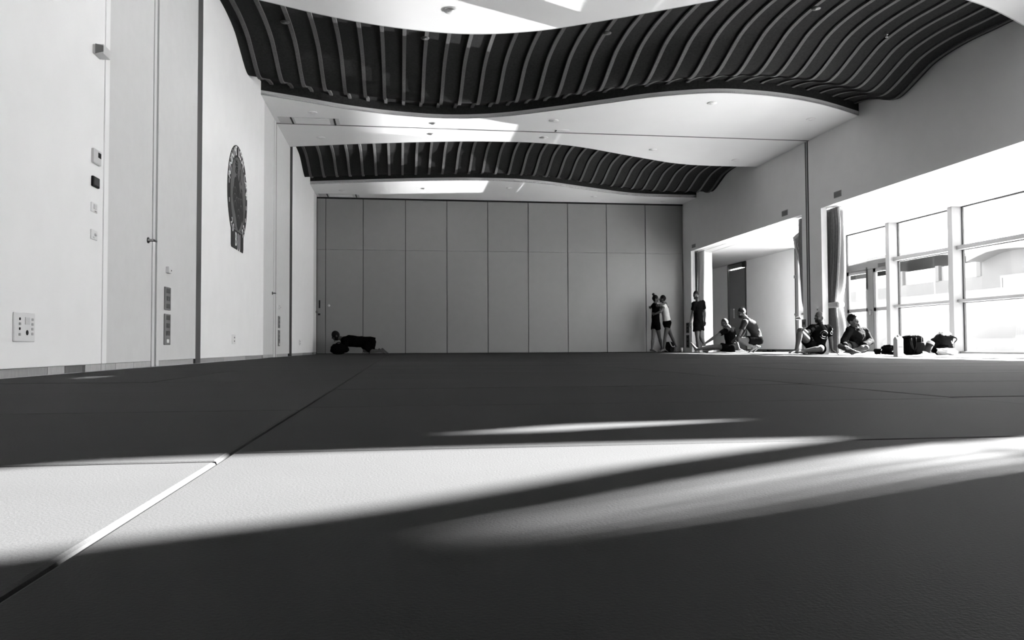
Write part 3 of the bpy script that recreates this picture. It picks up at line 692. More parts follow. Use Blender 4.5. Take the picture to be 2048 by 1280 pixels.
# ================================================================== FEATHER FLAG
t = thing('feather_flag', (9.3, 17.5, 0), 'dark edged feather flag leaning behind the pillar', 'flag')
Yf = 17.5
ed = [(1605, 458), (1598, 464), (1591, 470), (1586, 475), (1589, 492), (1594, 512), (1600, 532), (1606, 552), (1612, 590), (1618, 640), (1636, 640), (1638, 560), (1636, 500), (1628, 470), (1616, 459)]
MB().prism([onY(x, y, Yf) for x, y in ed], (0, .012, 0)).build('border', M_GASKET, t)
inn = [(1606, 466), (1600, 470), (1594, 475), (1590, 478), (1593, 494), (1598, 512), (1603, 530), (1609, 550), (1614, 590), (1619, 634), (1633, 634), (1635, 560), (1632, 500), (1625, 475), (1616, 466)]
MB().prism([onY(x, y, Yf - .003) for x, y in inn], (0, .018, 0)).build('sail', M_CLOTHG, t)
MB().tube([onY(1600, 478, Yf - .006), onY(1594, 490, Yf - .006), onY(1600, 508, Yf - .006)], .010, 6).build('flag_print', M_PRINTG, t)
MB().tube([Vector((onY(1637, 640, Yf).x, Yf, .05)), onY(1637, 640, Yf), onY(1638, 520, Yf), onY(1630, 470, Yf), onY(1616, 458, Yf)], .012, 8).build('pole', M_METAL, t, True)
_p = onY(1637, 640, Yf)
MB().obox((_p.x, Yf, .03), (.28, .02, 0), (-.0, .04, 0), (0, 0, .02)).obox((_p.x, Yf, .03), (.02, .28, 0), (.04, 0, 0), (0, 0, .02)).build('foot_base', M_GASKET, t)

# ================================================================== BAGS
def sup(p, q, e=.5):
    f = lambda a: math.copysign(abs(a) ** e, a)
    return q if p.length == 0 else Vector((q.x / max(abs(p.x), 1e-6) * abs(f(p.x)) if p.x else 0, q.y / max(abs(p.y), 1e-6) * abs(f(p.y)) if p.y else 0, q.z / max(abs(p.z), 1e-6) * abs(f(p.z)) if p.z else 0))
def lump(c, rx, ry, rz, e=.6, wob=.0, seed=0, X=(1, 0, 0), Y=(0, 1, 0), Z=(0, 0, 1), nu=28, nv=18, mb=None):
    def fn(p, q):
        q = sup(p, q, e)
        if wob: q = q * (1 + wob * noise.noise(Vector((p.x * 2.2 + seed, p.y * 2.2, p.z * 2.2))) + wob * .5 * noise.noise(Vector((p.x * 6 + seed, p.y * 6, p.z * 6))))
        return q
    return (mb or MB()).ell(c, rx, ry, rz, X, Y, Z, nu, nv, fn)
def G(x, y, Y): return onY(x, y, Y)
YBG = 13.3
def ctr(x0, x1, y0, y1, Y=YBG):
    a, b = G(x0, y1, Y), G(x1, y0, Y); zz = max(b.z - .0, .05); return Vector(((a.x + b.x) / 2, Y, zz / 2)), (b.x - a.x) / 2, zz / 2
# backpack
c, rx, rz = ctr(1808, 1842, 671, 706)
t = thing('backpack', (c.x, c.y, 0), 'black backpack standing with straps in front of the glass', 'backpack')
K = M_CLOTHK
lump(c, rx * .92, .13, rz, .45, .06, 3).build('body', K, t, True)
lump(c + Vector((.04, -.12, -rz * .25)), rx * .55, .06, rz * .6, .45, .05, 4).build('front_pocket', M_CLOTHD, t, True)
lump(c + Vector((.03, -.115, rz * .55)), rx * .45, .04, rz * .22, .5, .05, 5).build('top_pocket', K, t, True)
for dx in (-.3, .3):
    MB().tube([c + Vector((dx * rx + .02, -.15, rz * .8)), c + Vector((dx * rx, -.185, 0)), c + Vector((dx * rx - .02, -.15, -rz * .8))], (.008, .004), 8).build('compression_strap', M_CLOTHG, t, True)
def arc(a, b, h, n=12):
    a, b, h = Vector(a), Vector(b), Vector(h); return [a.lerp(b, i / n) + h * math.sin(math.pi * i / n) for i in range(n + 1)]
MB().tube(arc(c + Vector((-rx * .6, 0, rz * .93)), c + Vector((-rx * .75, -.02, -rz * .75)), (-.17, 0, .05)), (.022, .009), 8).build('shoulder_strap', K, t, True)
MB().tube(arc(c + Vector((-rx * .4, -.05, rz * .95)), c + Vector((-rx * .2, -.1, -rz * .7)), (-.08, -.08, .02)), (.022, .009), 8).build('shoulder_strap', M_CLOTHG, t, True)
MB().tube(arc(c + Vector((-.05, 0, rz * .95)), c + Vector((.08, 0, rz * .95)), (0, 0, .07)), .01, 8).build('top_handle', M_PRINT, t, True)
MB().tube([c + Vector((.08, -.14, -rz * .3)), c + Vector((.1, -.18, -rz * .7)), c + Vector((.05, -.17, -rz * .95))], .008, 6).build('loose_cord', M_PRINT, t, True)
# slumped dark bag with white bag
c, rx, rz = ctr(1866, 1904, 668, 706)
t = thing('slumped_bag', (c.x, c.y, 0), 'slumped dark kit bag topped with white cloth near the window post', 'bag')
lump(c + Vector((.0, 0, .0)), rx * .85, .16, rz * .98, .7, .28, 11).build('body', M_CLOTHD, t, True)
lump(c + Vector((-rx * .35, -.03, -rz * .45)), rx * .6, .15, rz * .5, .7, .25, 12).build('lower_pocket', K, t, True)
lump(c + Vector((rx * .1, -.02, rz * .95)), rx * .5, .09, .055, .8, .4, 13).build('white_cloth', M_CLOTHW, t, True)
MB().tube(arc(c + Vector((-rx * .5, -.08, rz * .1)), c + Vector((-rx * 1.25, -.12, -rz * .35)), (-.02, 0, .07)), (.02, .008), 8).build('shoulder_strap', K, t, True)
MB().tube(arc(c + Vector((rx * .45, -.1, rz * .75)), c + Vector((rx * .75, -.1, rz * .1)), (.09, 0, .02)), (.018, .008), 8).build('carry_handle', K, t, True)
MB().tube(arc(c + Vector((rx * .3, -.14, rz * .55)), c + Vector((rx * .65, -.14, rz * .5)), (0, 0, -.08)), (.014, .006), 8).build('webbing', M_PRINT, t, True)
c2, rx2, rz2 = ctr(1878, 1910, 696, 707, YBG - .45)
t = tag(lump(c2, rx2, .12, rz2 * .98, .7, .3, 14).build('plastic_bag', M_CLOTHW, None, True), 'crumpled white plastic bag in front of the slumped dark bag', 'bag')
# grey bottle leaning
a, b = G(1853, 706, YBG - .45), G(1861, 686, YBG - .45); a.z = .06
t = thing('shaker_bottle', (a.x, a.y, 0), 'grey shaker bottle tipped between the backpack and the slumped bag', 'bottle')
ax = (b - a).normalized()
MB().tube([a - ax * .03, a, a + ax * .14], [.05, .055, .062], 18).build('cup', M_CLOTHG, t, True)
MB().tube([a + ax * .14, a + ax * .145, a + ax * .19, a + ax * .2], [.066, .068, .06, .03], 18).build('lid', mat('lid_grey', .26, .5), t, True)
MB().tube([a - ax * .032, a - ax * .02], [.053, .057], 18).build('base_band', M_PRINT, t, True)
# low black bag heap
c, rx, rz = ctr(1768, 1797, 690, 707, YBG + .45)
t = thing('crumpled_bag', (c.x, c.y, 0), 'low crumpled black bag beside the white carton', 'bag')
lump(c, rx, .16, rz * .98, .75, .35, 21).build('body', K, t, True)
lump(c + Vector((-.05, -.1, rz * .2)), rx * .5, .08, rz * .5, .7, .4, 22).build('flap', M_CLOTHD, t, True)
MB().tube(arc(c + Vector((-rx * .6, -.16, -rz * .4)), c + Vector((rx * .4, -.17, -rz * .5)), (0, 0, .05)), .007, 6).build('cord', M_PRINT, t, True)
MB().tube(arc(c + Vector((-rx * .1, -.15, rz * .5)), c + Vector((rx * .7, -.15, rz * .4)), (0, -.02, .05)), .008, 6).build('cord', M_PRINTG, t, True)
# striped cloth
c, rx, rz = ctr(1752, 1763, 697, 707, YBG + .9)
t = thing('striped_towel', (c.x, c.y, 0), 'small striped towel lying behind the hooded man', 'towel')
lump(c, rx, .1, rz * .98, .6, .2, 31).build('cloth', K, t, True)
for k in range(3): MB().tube([c + Vector((-rx * .5 + k * .05, -.108, -rz * .8)), c + Vector((-rx * .1 + k * .05, -.108, rz * .8))], .008, 6).build('stripe', M_PRINT, t, True)
# white carton
c = onZ(1797, 714); c.z = 0
t = thing('white_carton', c, 'tall white carton standing in front of the black bags', 'carton')
hw, hh = .048, .29
MB().bbox(c.x - hw, c.x + hw, c.y - .05, c.y + .05, 0, hh - .03, .004).build('body', M_WHITE, t)
MB().prism([(c.x - hw, c.y - .05, hh - .03), (c.x - hw, c.y + .05, hh - .03), (c.x - hw, c.y, hh + .01)], (2 * hw, 0, 0)).build('gable_top', M_WHITE, t)
MB().lathe((c.x - .0, c.y, hh + .0), [(.016, 0), (.018, .004), (.016, .03)], 14).build('cap', mat('carton_cap', .35, .5), t, True)
MB().box(c.x - .03, c.x + .04, c.y - .053, c.y - .049, .14, .155).build('print', mat('carton_print', .35, .6), t)
# tote behind the couple
Yt = 22.75
a, b = G(1329, 704, Yt), G(1347, 684, Yt); c = Vector(((a.x + b.x) / 2, Yt, b.z / 2))
t = thing('tote_bag', (c.x, c.y, 0), 'dark tote bag with a pale handle behind the embracing pair', 'bag')
lump(c, (b.x - a.x) / 2, .13, b.z / 2, .55, .12, 41).build('body', M_CLOTHD, t, True)
MB().tube(arc(c + Vector((-.02, -.14, b.z * .48)), c + Vector((.14, -.14, b.z * .2)), (-.0, 0, -.09)), .012, 8).build('handle', M_PRINT, t, True)
lump(c + Vector((.05, -.11, -b.z * .2)), .07, .04, .08, .6, .1, 42).build('side_pocket', M_CLOTHG, t, True)
c = G(1364, 704, Yt); c.z = 0
t = thing('paper_cup', c, 'small pale cup on the floor by the far right corner', 'cup')
MB().lathe(c, [(.03, 0), (.04, .12), (.036, .12), (.028, .01)], 14).build('cup_body', M_OFFWHITE, t, True)
MB().lathe(c, [(.043, .118), (.043, .13), (.02, .132)], 14).build('lid', M_OFFWHITE, t, True)
# slippers beside the white wall
for i, (px, lb) in enumerate([(1533, 'left dark slipper by the white passage wall'), (1543, 'right dark slipper by the white passage wall')]):
    c = Vector((10.4, 10.4 / math.tan(math.atan((px - 1024) / FPX) + YAW), 0))
    t = thing('slipper', c, lb, 'slipper', 'slippers by the passage wall')
    MB().tube([c + Vector((-.12, 0, .015)), c + Vector((0, 0, .015)), c + Vector((.12, 0, .015))], [(.035, .012), (.045, .012), (.04, .012)], 12, ref=(0, 1, 0)).build('sole', K, t, True)
    MB().tube([c + Vector((.02, 0, .03)), c + Vector((.1, 0, .028))], [(.05, .03), (.04, .02)], 12, ref=(0, 1, 0)).build('strap', M_CLOTHD, t, True)
# round bag under the crawling person
Yk = 21.45
a = G(679, 700, Yk)
t = thing('round_bag', (a.x, Yk, 0), 'dark round bag on the mat under the crawling person', 'bag')
lump(Vector((a.x - .02, Yk - .1, .14)), .2, .16, .14, .8, .12, 51).build('body', K, t, True)
MB().tube(arc((a.x - .1, Yk - .1, .26), (a.x + .08, Yk - .1, .26), (0, 0, .05)), .012, 8).build('handle', K, t, True)

# ================================================================== PEOPLE
_tex = bpy.data.textures.new('fold_clouds', 'CLOUDS'); _tex.noise_scale = .11; _tex.noise_depth = 2
def fuse(mb, voxel, it=6, fac=.5, folds=0.0):
    me = mb.mesh('tmp'); o = bpy.data.objects.new('tmp', me); COL.objects.link(o)
    r = o.modifiers.new('r', 'REMESH'); r.mode = 'VOXEL'; r.voxel_size = voxel
    if folds:
        d = o.modifiers.new('d', 'DISPLACE'); d.texture = _tex; d.texture_coords = 'GLOBAL'; d.strength = folds; d.mid_level = .5
    s = o.modifiers.new('s', 'SMOOTH'); s.factor = fac; s.iterations = it
    out = bpy.data.meshes.new_from_object(o.evaluated_get(bpy.context.evaluated_depsgraph_get()))
    bpy.data.objects.remove(o); bpy.data.meshes.remove(me)
    return out
V = Vector
def mixp(a, b, t): return a.lerp(b, t)
def hand(mb, W, tip, pn, s, curl=.5, thumb=1):
    d = (tip - W).normalized(); n = (V(pn) - d * V(pn).dot(d)).normalized(); l = d.cross(n)
    mb.tube([W - d * .02, W, W + d * .04 * s, W + d * .088 * s], [(.027 * s, .02 * s), (.028 * s, .02 * s), (.041 * s, .017 * s), (.039 * s, .014 * s)], 10, ref=l)
    for k, L in enumerate((.062, .072, .068, .052)):
        b = W + d * .08 * s + l * ((k - 1.5) * .021 * s)
        d1 = (d * math.cos(curl) + n * math.sin(curl)); d2 = (d * math.cos(curl * 2) + n * math.sin(curl * 2))
        m = b + d1 * L * .55 * s
        mb.tube([b, m, m + d2 * L * .5 * s], [.0098 * s, .009 * s, .0075 * s], 8)
    b = W + d * .025 * s + l * (.03 * thumb * s); dt = (d * .6 + l * .7 * thumb + n * .35).normalized()
    mb.tube([b, b + dt * .035 * s, b + (dt * .7 + d * .4) * .065 * s], [.013 * s, .011 * s, .009 * s], 8)
def foot(mb, A, T, s, up=(0, 0, 1)):
    d = (T - A); n = V(up); n = (n - d.normalized() * n.dot(d.normalized())).normalized(); d = d.normalized(); l = d.cross(n)
    heel = A - d * .035 * s - n * .04 * s
    mb.tube([A + n * .03 * s, A, heel + d * .02], [.036 * s, .038 * s, .034 * s], 10)
    ball = T - d * .045 * s
    mb.tube([heel - d * .025 * s, heel, mixp(heel, ball, .5) + n * .012 * s, ball, T - d * .015 * s], [(.02 * s, .02 * s), (.032 * s, .03 * s), (.034 * s, .032 * s), (.042 * s, .02 * s), (.036 * s, .013 * s)], 12, ref=l)
    for k in range(5):
        b = ball + d * .012 * s + l * ((k - 2) * .017 * s)
        mb.tube([b, b + d * (.05 - .004 * abs(k - 1)) * s], [.0115 * s, .0095 * s], 8)
HR = (.074, .096, .118)
def head_fn(p, q):
    q = q.copy()
    if p.z < 0:
        q.x *= 1 - .28 * (-p.z) ** 1.5
        if p.y < 0: q.y *= 1 - .42 * (-p.z)
    if p.y > .6: q.y *= .97
    return q
def make_head(mb, c, F_, U_, s):
    F_ = V(F_).normalized(); U_ = (V(U_) - F_ * V(U_).dot(F_)).normalized(); X_ = F_.cross(U_)
    ax = (X_, F_, U_); s_ = s
    at = lambda x, y, z: c + X_ * x * s_ + F_ * y * s_ + U_ * z * s_
    mb.ell(c, HR[0] * s, HR[1] * s, HR[2] * s, *ax, 24, 16, head_fn)
    mb.ell(at(0, .098, -.012), .013 * s, .022 * s, .026 * s, *ax, 10, 8)
    mb.ell(at(0, .083, .026), .046 * s, .014 * s, .011 * s, *ax, 10, 8)
    mb.ell(at(0, .076, -.1), .028 * s, .02 * s, .018 * s, *ax, 10, 8)
    mb.ell(at(0, .088, -.058), .023 * s, .012 * s, .011 * s, *ax, 10, 8)
    for k in (-1, 1):
        mb.ell(at(.076 * k, -.006, -.008), .011 * s, .021 * s, .032 * s, *ax, 10, 8)
        mb.ell(at(.04 * k, .07, -.03), .022 * s, .02 * s, .02 * s, *ax, 10, 8)
    return ax, at
def person(label, Y0, J, head, s=1.0, hair=None, beard=False, top=None, bottom=None, hands=None, feet_up=None, group=None, extra=None, cat='person', gaze_eyes=True, floor=0.0, hipw=.088):
    P = {k: onY(v[0], v[1], Y0 + (v[2] if len(v) > 2 else 0)) for k, v in J.items()}
    mb = MB()
    lat = (P['shB'] - P['shA']).normalized()
    pel, nk = P['pelvis'], P['neck']
    up = (nk - pel).normalized()
    shm = (P['shA'] + P['shB']) / 2
    wst = P.get('waist', mixp(pel, nk, .38)); che = P.get('chest', mixp(pel, nk, .70))
    hl = V(head.get('hiplat', lat)); hl.normalize()
    hipA, hipB = P.get('hipA', pel - hl * hipw * s), P.get('hipB', pel + hl * hipw * s)
    du = (wst - pel).normalized()
    mb.tube([pel - du * .09 * s, pel - du * .04 * s, pel + du * .03, wst, che, mixp(che, shm, .8), mixp(shm, nk, .8)], [(.10 * s, .085 * s), (.150 * s, .112 * s), (.158 * s, .115 * s), (.135 * s, .10 * s), (.158 * s, .118 * s), (.15 * s, .09 * s), (.062 * s, .06 * s)], 20, ref=lat)
    hc = onY(head['c'][0], head['c'][1], Y0 + head['c'][2])
    hb = hc - V(head['f']).normalized() * .02 * s - V(head['u']).normalized() * .05 * s
    mb.tube([mixp(shm, nk, .2), nk, hb], [.066 * s, .056 * s, .052 * s], 14)
    ax, at = make_head(mb, hc, head['f'], head['u'], s)
    for S_, hp in (('A', hipA), ('B', hipB)):
        sh, el, wr = P['sh' + S_], P['el' + S_], P['wr' + S_]
        mb.ell(sh, .062 * s, .062 * s, .062 * s)
        mb.tube([mixp(shm, sh, .5), sh, mixp(sh, el, .4), el], [.06 * s, .056 * s, .048 * s, .039 * s], 12)
        mb.tube([el - (wr - el).normalized() * .01, mixp(el, wr, .25), mixp(el, wr, .7), wr], [.039 * s, .041 * s, .031 * s, .027 * s], 12)
        hs = (hands or {}).get(S_, {})
        tip = P.get('ha' + S_, wr + (wr - el).normalized() * .15)
        hand(mb, wr, tip, hs.get('n', (0, 0, -1)), s, hs.get('curl', .35), hs.get('thumb', 1))
        kn, an, to = P['kn' + S_], P['an' + S_], P['to' + S_]
        mb.tube([mixp(hp, pel, .3), hp, mixp(hp, kn, .45), kn], [.085 * s, .09 * s, .078 * s, .053 * s], 16)
        mb.ell(kn, .055 * s, .055 * s, .055 * s)
        mb.tube([kn, mixp(kn, an, .28), mixp(kn, an, .65), an], [.05 * s, .057 * s, .042 * s, .034 * s], 14)
        foot(mb, an, to, s, (feet_up or {}).get(S_, (0, 0, 1)))
    parts = [('body', fuse(mb, .0065, 5), M_SKIN, None)]
    if top:
        tb = MB(); g = top.get('g', .014); e = top.get('hem', -.02)
        tb.tube([pel + du * e * s, pel + du * (e + .08) * s, wst, che, mixp(che, shm, .8), mixp(shm, nk, .55), mixp(shm, nk, .9)], [((.160 + g) * s, (.118 + g) * s), ((.158 + g) * s, (.116 + g) * s), ((.145 + g) * s, (.11 + g) * s), ((.160 + g) * s, (.12 + g) * s), ((.152 + g) * s, (.093 + g) * s), ((.105) * s, (.085) * s), (.072 * s, .07 * s)], 24, ref=lat)
        for S_ in 'AB':
            sh, el, wr = P['sh' + S_], P['el' + S_], P['wr' + S_]; f = top.get('sleeve', .6)
            if f <= 0: continue
            tb.ell(sh, (.064 + g) * s, (.064 + g) * s, (.064 + g) * s)
            if f <= 1: tb.tube([mixp(shm, sh, .5), sh, mixp(sh, el, f * .5), mixp(sh, el, f)], [(.062 + g) * s, (.06 + g) * s, (.056 + g) * s, (.055 + g) * s], 14)
            else:
                tb.tube([mixp(shm, sh, .5), sh, mixp(sh, el, .5), el], [(.062 + g) * s, (.06 + g) * s, (.054 + g) * s, (.046 + g) * s], 14)
                tb.ell(el, (.046 + g) * s, (.046 + g) * s, (.046 + g) * s)
                tb.tube([el, mixp(el, wr, .5), mixp(el, wr, f - 1)], [(.045 + g) * s, (.042 + g) * s, (.036 + g) * s], 14)
        if top.get('hood'):
            tb.tube([nk - V(ax[1]) * .05 + V((0, .0, -.03)), nk - V(ax[1]) * .02 + V((.05, .05, .03)), hb + V((.07, .07, .0)), hb + V((.08, .08, .06))], [(.10, .08), (.11, .09), (.075, .06), (.03, .03)], 14, ref=lat)
        parts.append((top['name'], fuse(tb, .010, 4, .5, top.get('folds', .02)), top['m'], top.get('label')))
    if bottom:
        sb = MB(); g = bottom.get('g', .016); f = bottom.get('len', .55)
        sb.tube([pel - du * .10 * s, pel - du * .04 * s, pel + du * .04 * s, pel + du * bottom.get('rise', .10) * s], [((.11 + g) * s, (.10 + g) * s), ((.160 + g) * s, (.122 + g) * s), ((.162 + g) * s, (.12 + g) * s), ((.145 + g) * s, (.108 + g) * s)], 22, ref=lat)
        for S_, hp in (('A', hipA), ('B', hipB)):
            kn = P['kn' + S_]
            sb.ell(hp, (.09 + g) * s, (.09 + g) * s, (.09 + g) * s)
            sb.tube([mixp(pel, hp, .6), hp, mixp(hp, kn, f * .5), mixp(hp, kn, f)], [(.09 + g) * s, (.093 + g) * s, (.09 + g) * s, (.084 + g + bottom.get('flare', .01)) * s], 16)
        parts.append((bottom.get('name', 'shorts'), fuse(sb, .010, 4, .5, bottom.get('folds', .018)), bottom['m'], bottom.get('label')))
    if hair:
        hb_ = MB()
        o_ = hair.get('o', (0, -.012, .014)); k_ = hair.get('k', 1.05)
        def hf(p, q):
            q = head_fn(p, q)
            return q * (1 + .03 * noise.noise(V((p.x * 6, p.y * 6, p.z * 6 + Y0))))
        hb_.ell(at(*o_), HR[0] * s * k_, HR[1] * s * k_, HR[2] * s * k_ * hair.get('kz', 1.0), *ax, 28, 18, hf)
        if hair.get('bun'):
            hb_.ell(at(*hair['bun']), .042 * s, .042 * s, .04 * s, *ax, 16, 12, lambda p, q: q * (1 + .15 * noise.noise(p * 4)))
            hb_.tube([at(0, -.06, .1), at(*hair['bun'])], [.03 * s, .022 * s], 10)
        if hair.get('tuft'):
            hb_.ell(at(0, .03, .105), .055 * s, .06 * s, .03 * s, *ax, 16, 10, lambda p, q: q * (1 + .2 * noise.noise(p * 5)))
        parts.append(('hair', fuse(hb_, .006, 2), M_HAIR, None))
    if beard:
        bb = MB(); bb.ell(at(0, .026, -.068), .063 * s, .072 * s, .058 * s, *ax, 20, 12, lambda p, q: q * (1 + .05 * noise.noise(p * 5)))
        parts.append(('beard', fuse(bb, .006, 2), M_HAIR, None))
    eb = MB()
    for k in (-1, 1): eb.ell(at(.03 * k, .0835, .006), .011 * s, .008 * s, .006 * s, *ax, 10, 8)
    parts.append(('eyes', eb.mesh('eyes'), M_HAIR, None))
    mz = min(v.co.z for _, me, _, _ in parts for v in me.vertices) - floor
    t = thing('person', (pel.x, pel.y, floor), label, cat, group)
    T = Matrix.Translation((0, 0, -mz + .001)); objs = {}
    for n_, me, m_, lb in parts:
        me.transform(T); me.name = n_; objs[n_] = link(n_, me, m_, t, True, lb)
    if extra: extra(t, lambda p: p + V((0, 0, -mz)), P, at, objs)
    return t

K_, D_, W_ = M_CLOTHK, M_CLOTHD, M_CLOTHW
# --- standing bearded man in the far opening
person('bearded man in black T-shirt and shorts walking in the far opening', 21.5,
    dict(neck=(1395.5, 600, 0), pelvis=(1397, 645, .02), shA=(1388.5, 606, -.09), shB=(1405.5, 604, .13), elA=(1385, 626, .02), wrA=(1381, 644, -.06), haA=(1378.5, 654, -.1), elB=(1409.5, 624, .2), wrB=(1409.5, 642, .12), haB=(1411, 653, .06),
         knA=(1394.5, 673, -.08), anA=(1397, 697, .0), toA=(1391, 702, -.16), knB=(1401, 671, .02), anB=(1411, 692, .22), toB=(1410, 702, .06)),
    dict(c=(1392, 589.5, -.02), f=(-.62, -.78, -.02), u=(-.08, 0, 1)), .97, hair=dict(o=(0, -.014, .02), k=1.07), beard=True,
    top=dict(name='t_shirt', m=K_, sleeve=.62, hem=-.06), bottom=dict(m=K_, len=.56, flare=.02), hands=dict(A=dict(n=(.9, -.3, 0)), B=dict(n=(-.9, -.3, 0), thumb=-1)))
# --- embracing pair
person('dark haired person with a bun hugging the one in the white top', 22.3,
    dict(neck=(1311, 606, 0), chest=(1312, 617, 0), waist=(1311, 631, .0), pelvis=(1311.5, 646, 0), shA=(1306.5, 611, .13), shB=(1311, 610.5, -.14), elA=(1318, 614, .25), wrA=(1330, 613, .16), haA=(1336, 614, .1), elB=(1319, 609.5, -.26), wrB=(1330, 606, -.17), haB=(1337, 606, -.08),
         knA=(1306, 676, -.06), anA=(1304, 698, -.02), toA=(1314, 703, -.12), knB=(1319, 674, .06), anB=(1325, 697, .12), toB=(1336, 702.5, .06)),
    dict(c=(1311.5, 597.5, -.03), f=(.93, -.3, 0), u=(.02, 0, 1), hiplat=(.15, -1, 0)), .90, hair=dict(o=(0, -.014, .016), k=1.07, bun=(0, -.075, .16)),
    top=dict(name='sports_top', m=K_, sleeve=.25, hem=.04, g=.010), bottom=dict(m=K_, len=.42, g=.012, flare=.0), hands=dict(A=dict(n=(0, -1, -.2)), B=dict(n=(0, 1, -.3))), group='embracing pair by the partition')
person('person in a white top and black shorts hugging by the far corner', 22.3,
    dict(neck=(1326.5, 605, .0), chest=(1328.5, 616, 0), waist=(1331.5, 629, .0), pelvis=(1334, 645, 0), shA=(1324, 610, .14), shB=(1328.5, 610.5, -.14), elA=(1312, 612, .25), wrA=(1302, 612, .17), haA=(1298, 618, .1), elB=(1322, 622.5, -.27), wrB=(1310, 627, -.2), haB=(1302, 626, -.1),
         knA=(1343, 672, .12), anA=(1352.5, 692, .22), toA=(1350, 702, .1), knB=(1330, 674, -.1), anB=(1328, 697, -.1), toB=(1320, 703, -.18)),
    dict(c=(1324.8, 597.5, .03), f=(-.9, .3, 0), u=(-.05, 0, 1), hiplat=(.15, -1, 0)), .89, hair=dict(o=(0, -.016, .012), k=1.07),
    top=dict(name='white_top', m=W_, sleeve=.3, hem=.06, g=.010), bottom=dict(m=K_, len=.34, g=.014, flare=.0), hands=dict(A=dict(n=(-.3, -1, 0)), B=dict(n=(.2, 1, 0))), group='embracing pair by the partition')
# --- seated, reaching for the foot
person('man in black seated on the floor reaching for his outstretched foot', 19.3,
    dict(neck=(1457.5, 656, 0), chest=(1459.5, 671, 0), waist=(1461, 684, .0), pelvis=(1461, 697, 0), shA=(1451.5, 662, -.10), shB=(1465, 660, .13), elA=(1431, 674.5, -.14), wrA=(1411, 687.5, -.1), haA=(1399, 694, -.06), elB=(1471, 680, .18), wrB=(1478, 699, .12), haB=(1489, 703, .1),
         knA=(1425, 694.5, -.10), anA=(1391, 700, -.10), toA=(1382.5, 687, -.14), knB=(1432, 695, .25), anB=(1412, 702, .15), toB=(1400, 703, .1)),
    dict(c=(1449.5, 647.5, -.03), f=(-.93, -.25, -.28), u=(-.28, 0, .95), hiplat=(.15, 1, 0)), .98,
    hair=dict(o=(0, -.006, .006), k=1.015), top=dict(name='t_shirt', m=K_, sleeve=.55, hem=-.05), bottom=dict(m=K_, len=.55), hands=dict(A=dict(n=(0, 0, -1), curl=.5), B=dict(n=(0, 0, -1), curl=.05)), feet_up=dict(A=(-.9, 0, -.3)))
# --- crouching man
person('man in a grey shirt squatting on his toes beside the seated man', 18.75,
    dict(neck=(1491, 635, 0), chest=(1502, 650, 0), waist=(1511, 664, .0), pelvis=(1514.5, 681, 0), shA=(1489, 645, -.17), shB=(1496, 641, .17), elA=(1479.5, 669, -.22), wrA=(1470, 679, -.1), haA=(1464, 686, -.02), elB=(1486, 668, .2), wrB=(1474, 679, .1), haB=(1467, 684, .05),
         knA=(1477, 680, -.20), anA=(1508, 694.5, -.13), toA=(1497.5, 705, -.16), knB=(1480, 679, .2), anB=(1515, 693.5, .13), toB=(1506.5, 704.5, .12)),
    dict(c=(1483, 626.5, -.0), f=(-.96, -.12, -.22), u=(-.22, 0, .97), hiplat=(.05, 1, 0)), 1.0, hair=dict(o=(0, -.016, .020), k=1.07), beard=True,
    top=dict(name='t_shirt', m=M_CLOTHG, sleeve=.6, hem=-.03, folds=.03), bottom=dict(m=K_, len=.55), hands=dict(A=dict(n=(.2, .9, -.3)), B=dict(n=(.2, -.9, -.3))), feet_up=dict(A=(-.75, 0, .65), B=(-.75, 0, .65)))
# --- bald seated man by the pillar
def ex_bald(t, sh_, P, at, objs):
    for (cx, cz) in ((-.02, .0),):
        c = sh_(mixp(P['waist'], P['chest'], .75)) + V((0, -.165, 0)); mb = MB(); n = 20
        for a0, a1, r in ((20, 160, .075), (200, 330, .075), (60, 300, .04)):
            mb.tube([c + V((r * math.cos(math.radians(a0 + (a1 - a0) * i / n)), .012 * abs(math.cos(math.radians(a0 + (a1 - a0) * i / n))), r * math.sin(math.radians(a0 + (a1 - a0) * i / n)))) for i in range(n + 1)], .008, 6)
        mb.build('chest_print', M_PRINTG, objs['t_shirt'], True, 'grey round print')
    c = sh_(mixp(P['shB'], P['elB'], .28)) + V((.02, -.068, 0)); mb = MB()
    for dz in (-.03, .03): mb.tube([c + V((.022 * math.cos(a), .004 * abs(math.cos(a)), dz + .024 * math.sin(a))) for a in [i * .5 for i in range(12)]], .005, 6)
    mb.build('sleeve_print', M_PRINT, objs['t_shirt'], True)
person('bald bearded man in a black printed T-shirt sitting before the pillar', 14.0,
    dict(neck=(1642, 648, 0), chest=(1640, 664, -.02), waist=(1636, 680, -.04), pelvis=(1633.5, 694, -.04), shA=(1624.5, 654, -.08), shB=(1656, 654.5, .02), elA=(1612.5, 663.5, -.2), wrA=(1605.5, 656.5, -.3), haA=(1598, 655, -.36), elB=(1661, 678, .1), wrB=(1664, 698, .06), haB=(1672, 703, .02),
         knA=(1600, 661.5, -.32), anA=(1593, 699, -.34), toA=(1579, 704, -.42), knB=(1641, 696, -.42), anB=(1606, 700, -.36), toB=(1592, 702.5, -.4)),
    dict(c=(1639, 632.5, -.02), f=(-.95, -.28, .02), u=(.05, .0, 1)), .96, hair=None, beard=True,
    top=dict(name='t_shirt', m=K_, sleeve=.62, hem=-.05), bottom=dict(m=K_, len=.5), hands=dict(A=dict(n=(-.2, .1, -1), curl=.6), B=dict(n=(0, 0, -1), curl=.05)), extra=ex_bald)
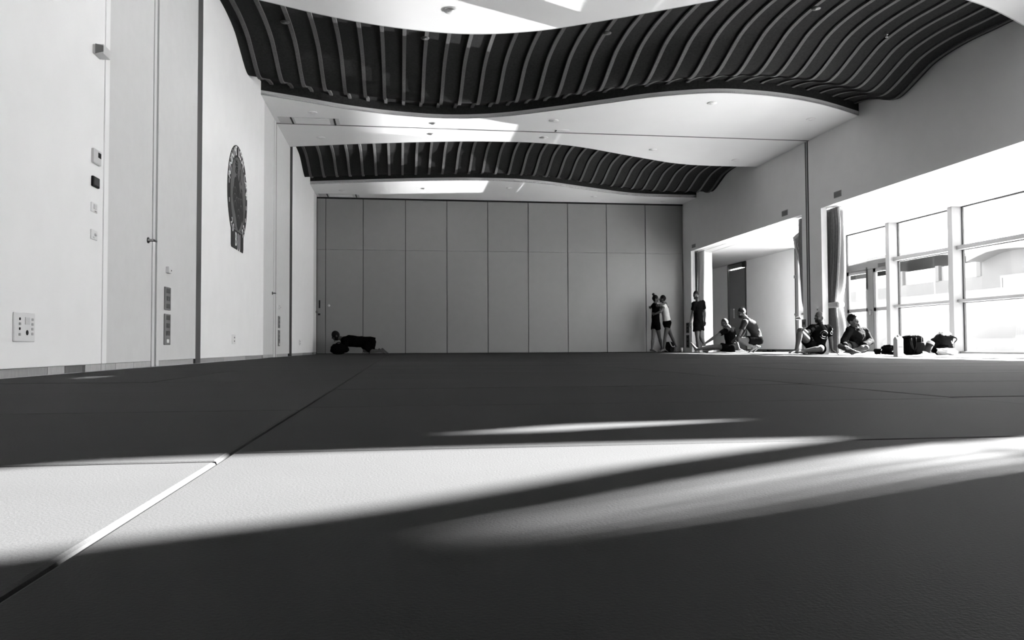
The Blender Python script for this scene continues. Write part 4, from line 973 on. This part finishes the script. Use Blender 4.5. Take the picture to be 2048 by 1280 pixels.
# --- hooded seated man
person('man in a dark hooded sweatshirt sitting cross-legged before the glass door', 14.2,
    dict(neck=(1711, 655, .02), chest=(1713, 668, .03), waist=(1715, 681, .05), pelvis=(1716, 694, .06), shA=(1699, 661, .0), shB=(1728, 662, .08), elA=(1687, 682, -.06), wrA=(1690, 692, -.26), haA=(1696, 695, -.38), elB=(1741, 682, .02), wrB=(1727, 691, -.22), haB=(1716, 695, -.34),
         knA=(1681, 692, -.18), anA=(1707, 702.5, -.36), toA=(1720, 704.5, -.38), knB=(1732, 695, -.26), anB=(1704, 702, -.2), toB=(1690, 704, -.26)),
    dict(c=(1706, 641.5, -.03), f=(.45, -.88, -.06), u=(-.28, .0, .96)), .97, hair=dict(o=(-.0, -.016, .024), k=1.06, tuft=True),
    top=dict(name='hooded_sweatshirt', m=D_, sleeve=1.9, hem=-.06, hood=True, folds=.035, g=.02), bottom=dict(m=M_CLOTHG, len=.45, folds=.03), hands=dict(A=dict(n=(0, 0, -1), curl=.6), B=dict(n=(0, 0, -1), curl=.6, thumb=-1)))
# --- crawling person at far left
person('person in dark clothes crawling on hands and knees by the far partition', 22.0,
    dict(neck=(683, 676.5, 0), chest=(696, 681, 0), waist=(718, 683, .0), pelvis=(742, 685, 0), shA=(689, 681, -.16), shB=(690, 680, .16), elA=(690, 694, -.2), wrA=(694, 703, -.14), haA=(684, 706, -.12), elB=(684, 694, .22), wrB=(683, 703, .14), haB=(674, 706, .12),
         knA=(730, 701, -.14), anA=(760, 702, -.12), toA=(772, 706, -.12), knB=(738, 701, .13), anB=(766, 701.5, .12), toB=(777, 706, .12)),
    dict(c=(671.5, 671.5, -.02), f=(-.85, -.2, -.4), u=(-.4, 0, .9), hiplat=(0, 1, 0)), 1.06, hair=dict(o=(0, -.006, .008), k=1.10),
    top=dict(name='long_sleeved_top', m=K_, sleeve=1.9, hem=-.02, folds=.04, g=.03), bottom=dict(m=K_, len=.95, folds=.04, g=.035, flare=.02), hands=dict(A=dict(n=(0, 0, -1), curl=.05), B=dict(n=(0, 0, -1), curl=.05)), feet_up=dict(A=(.2, 0, -1), B=(.2, 0, -1)))
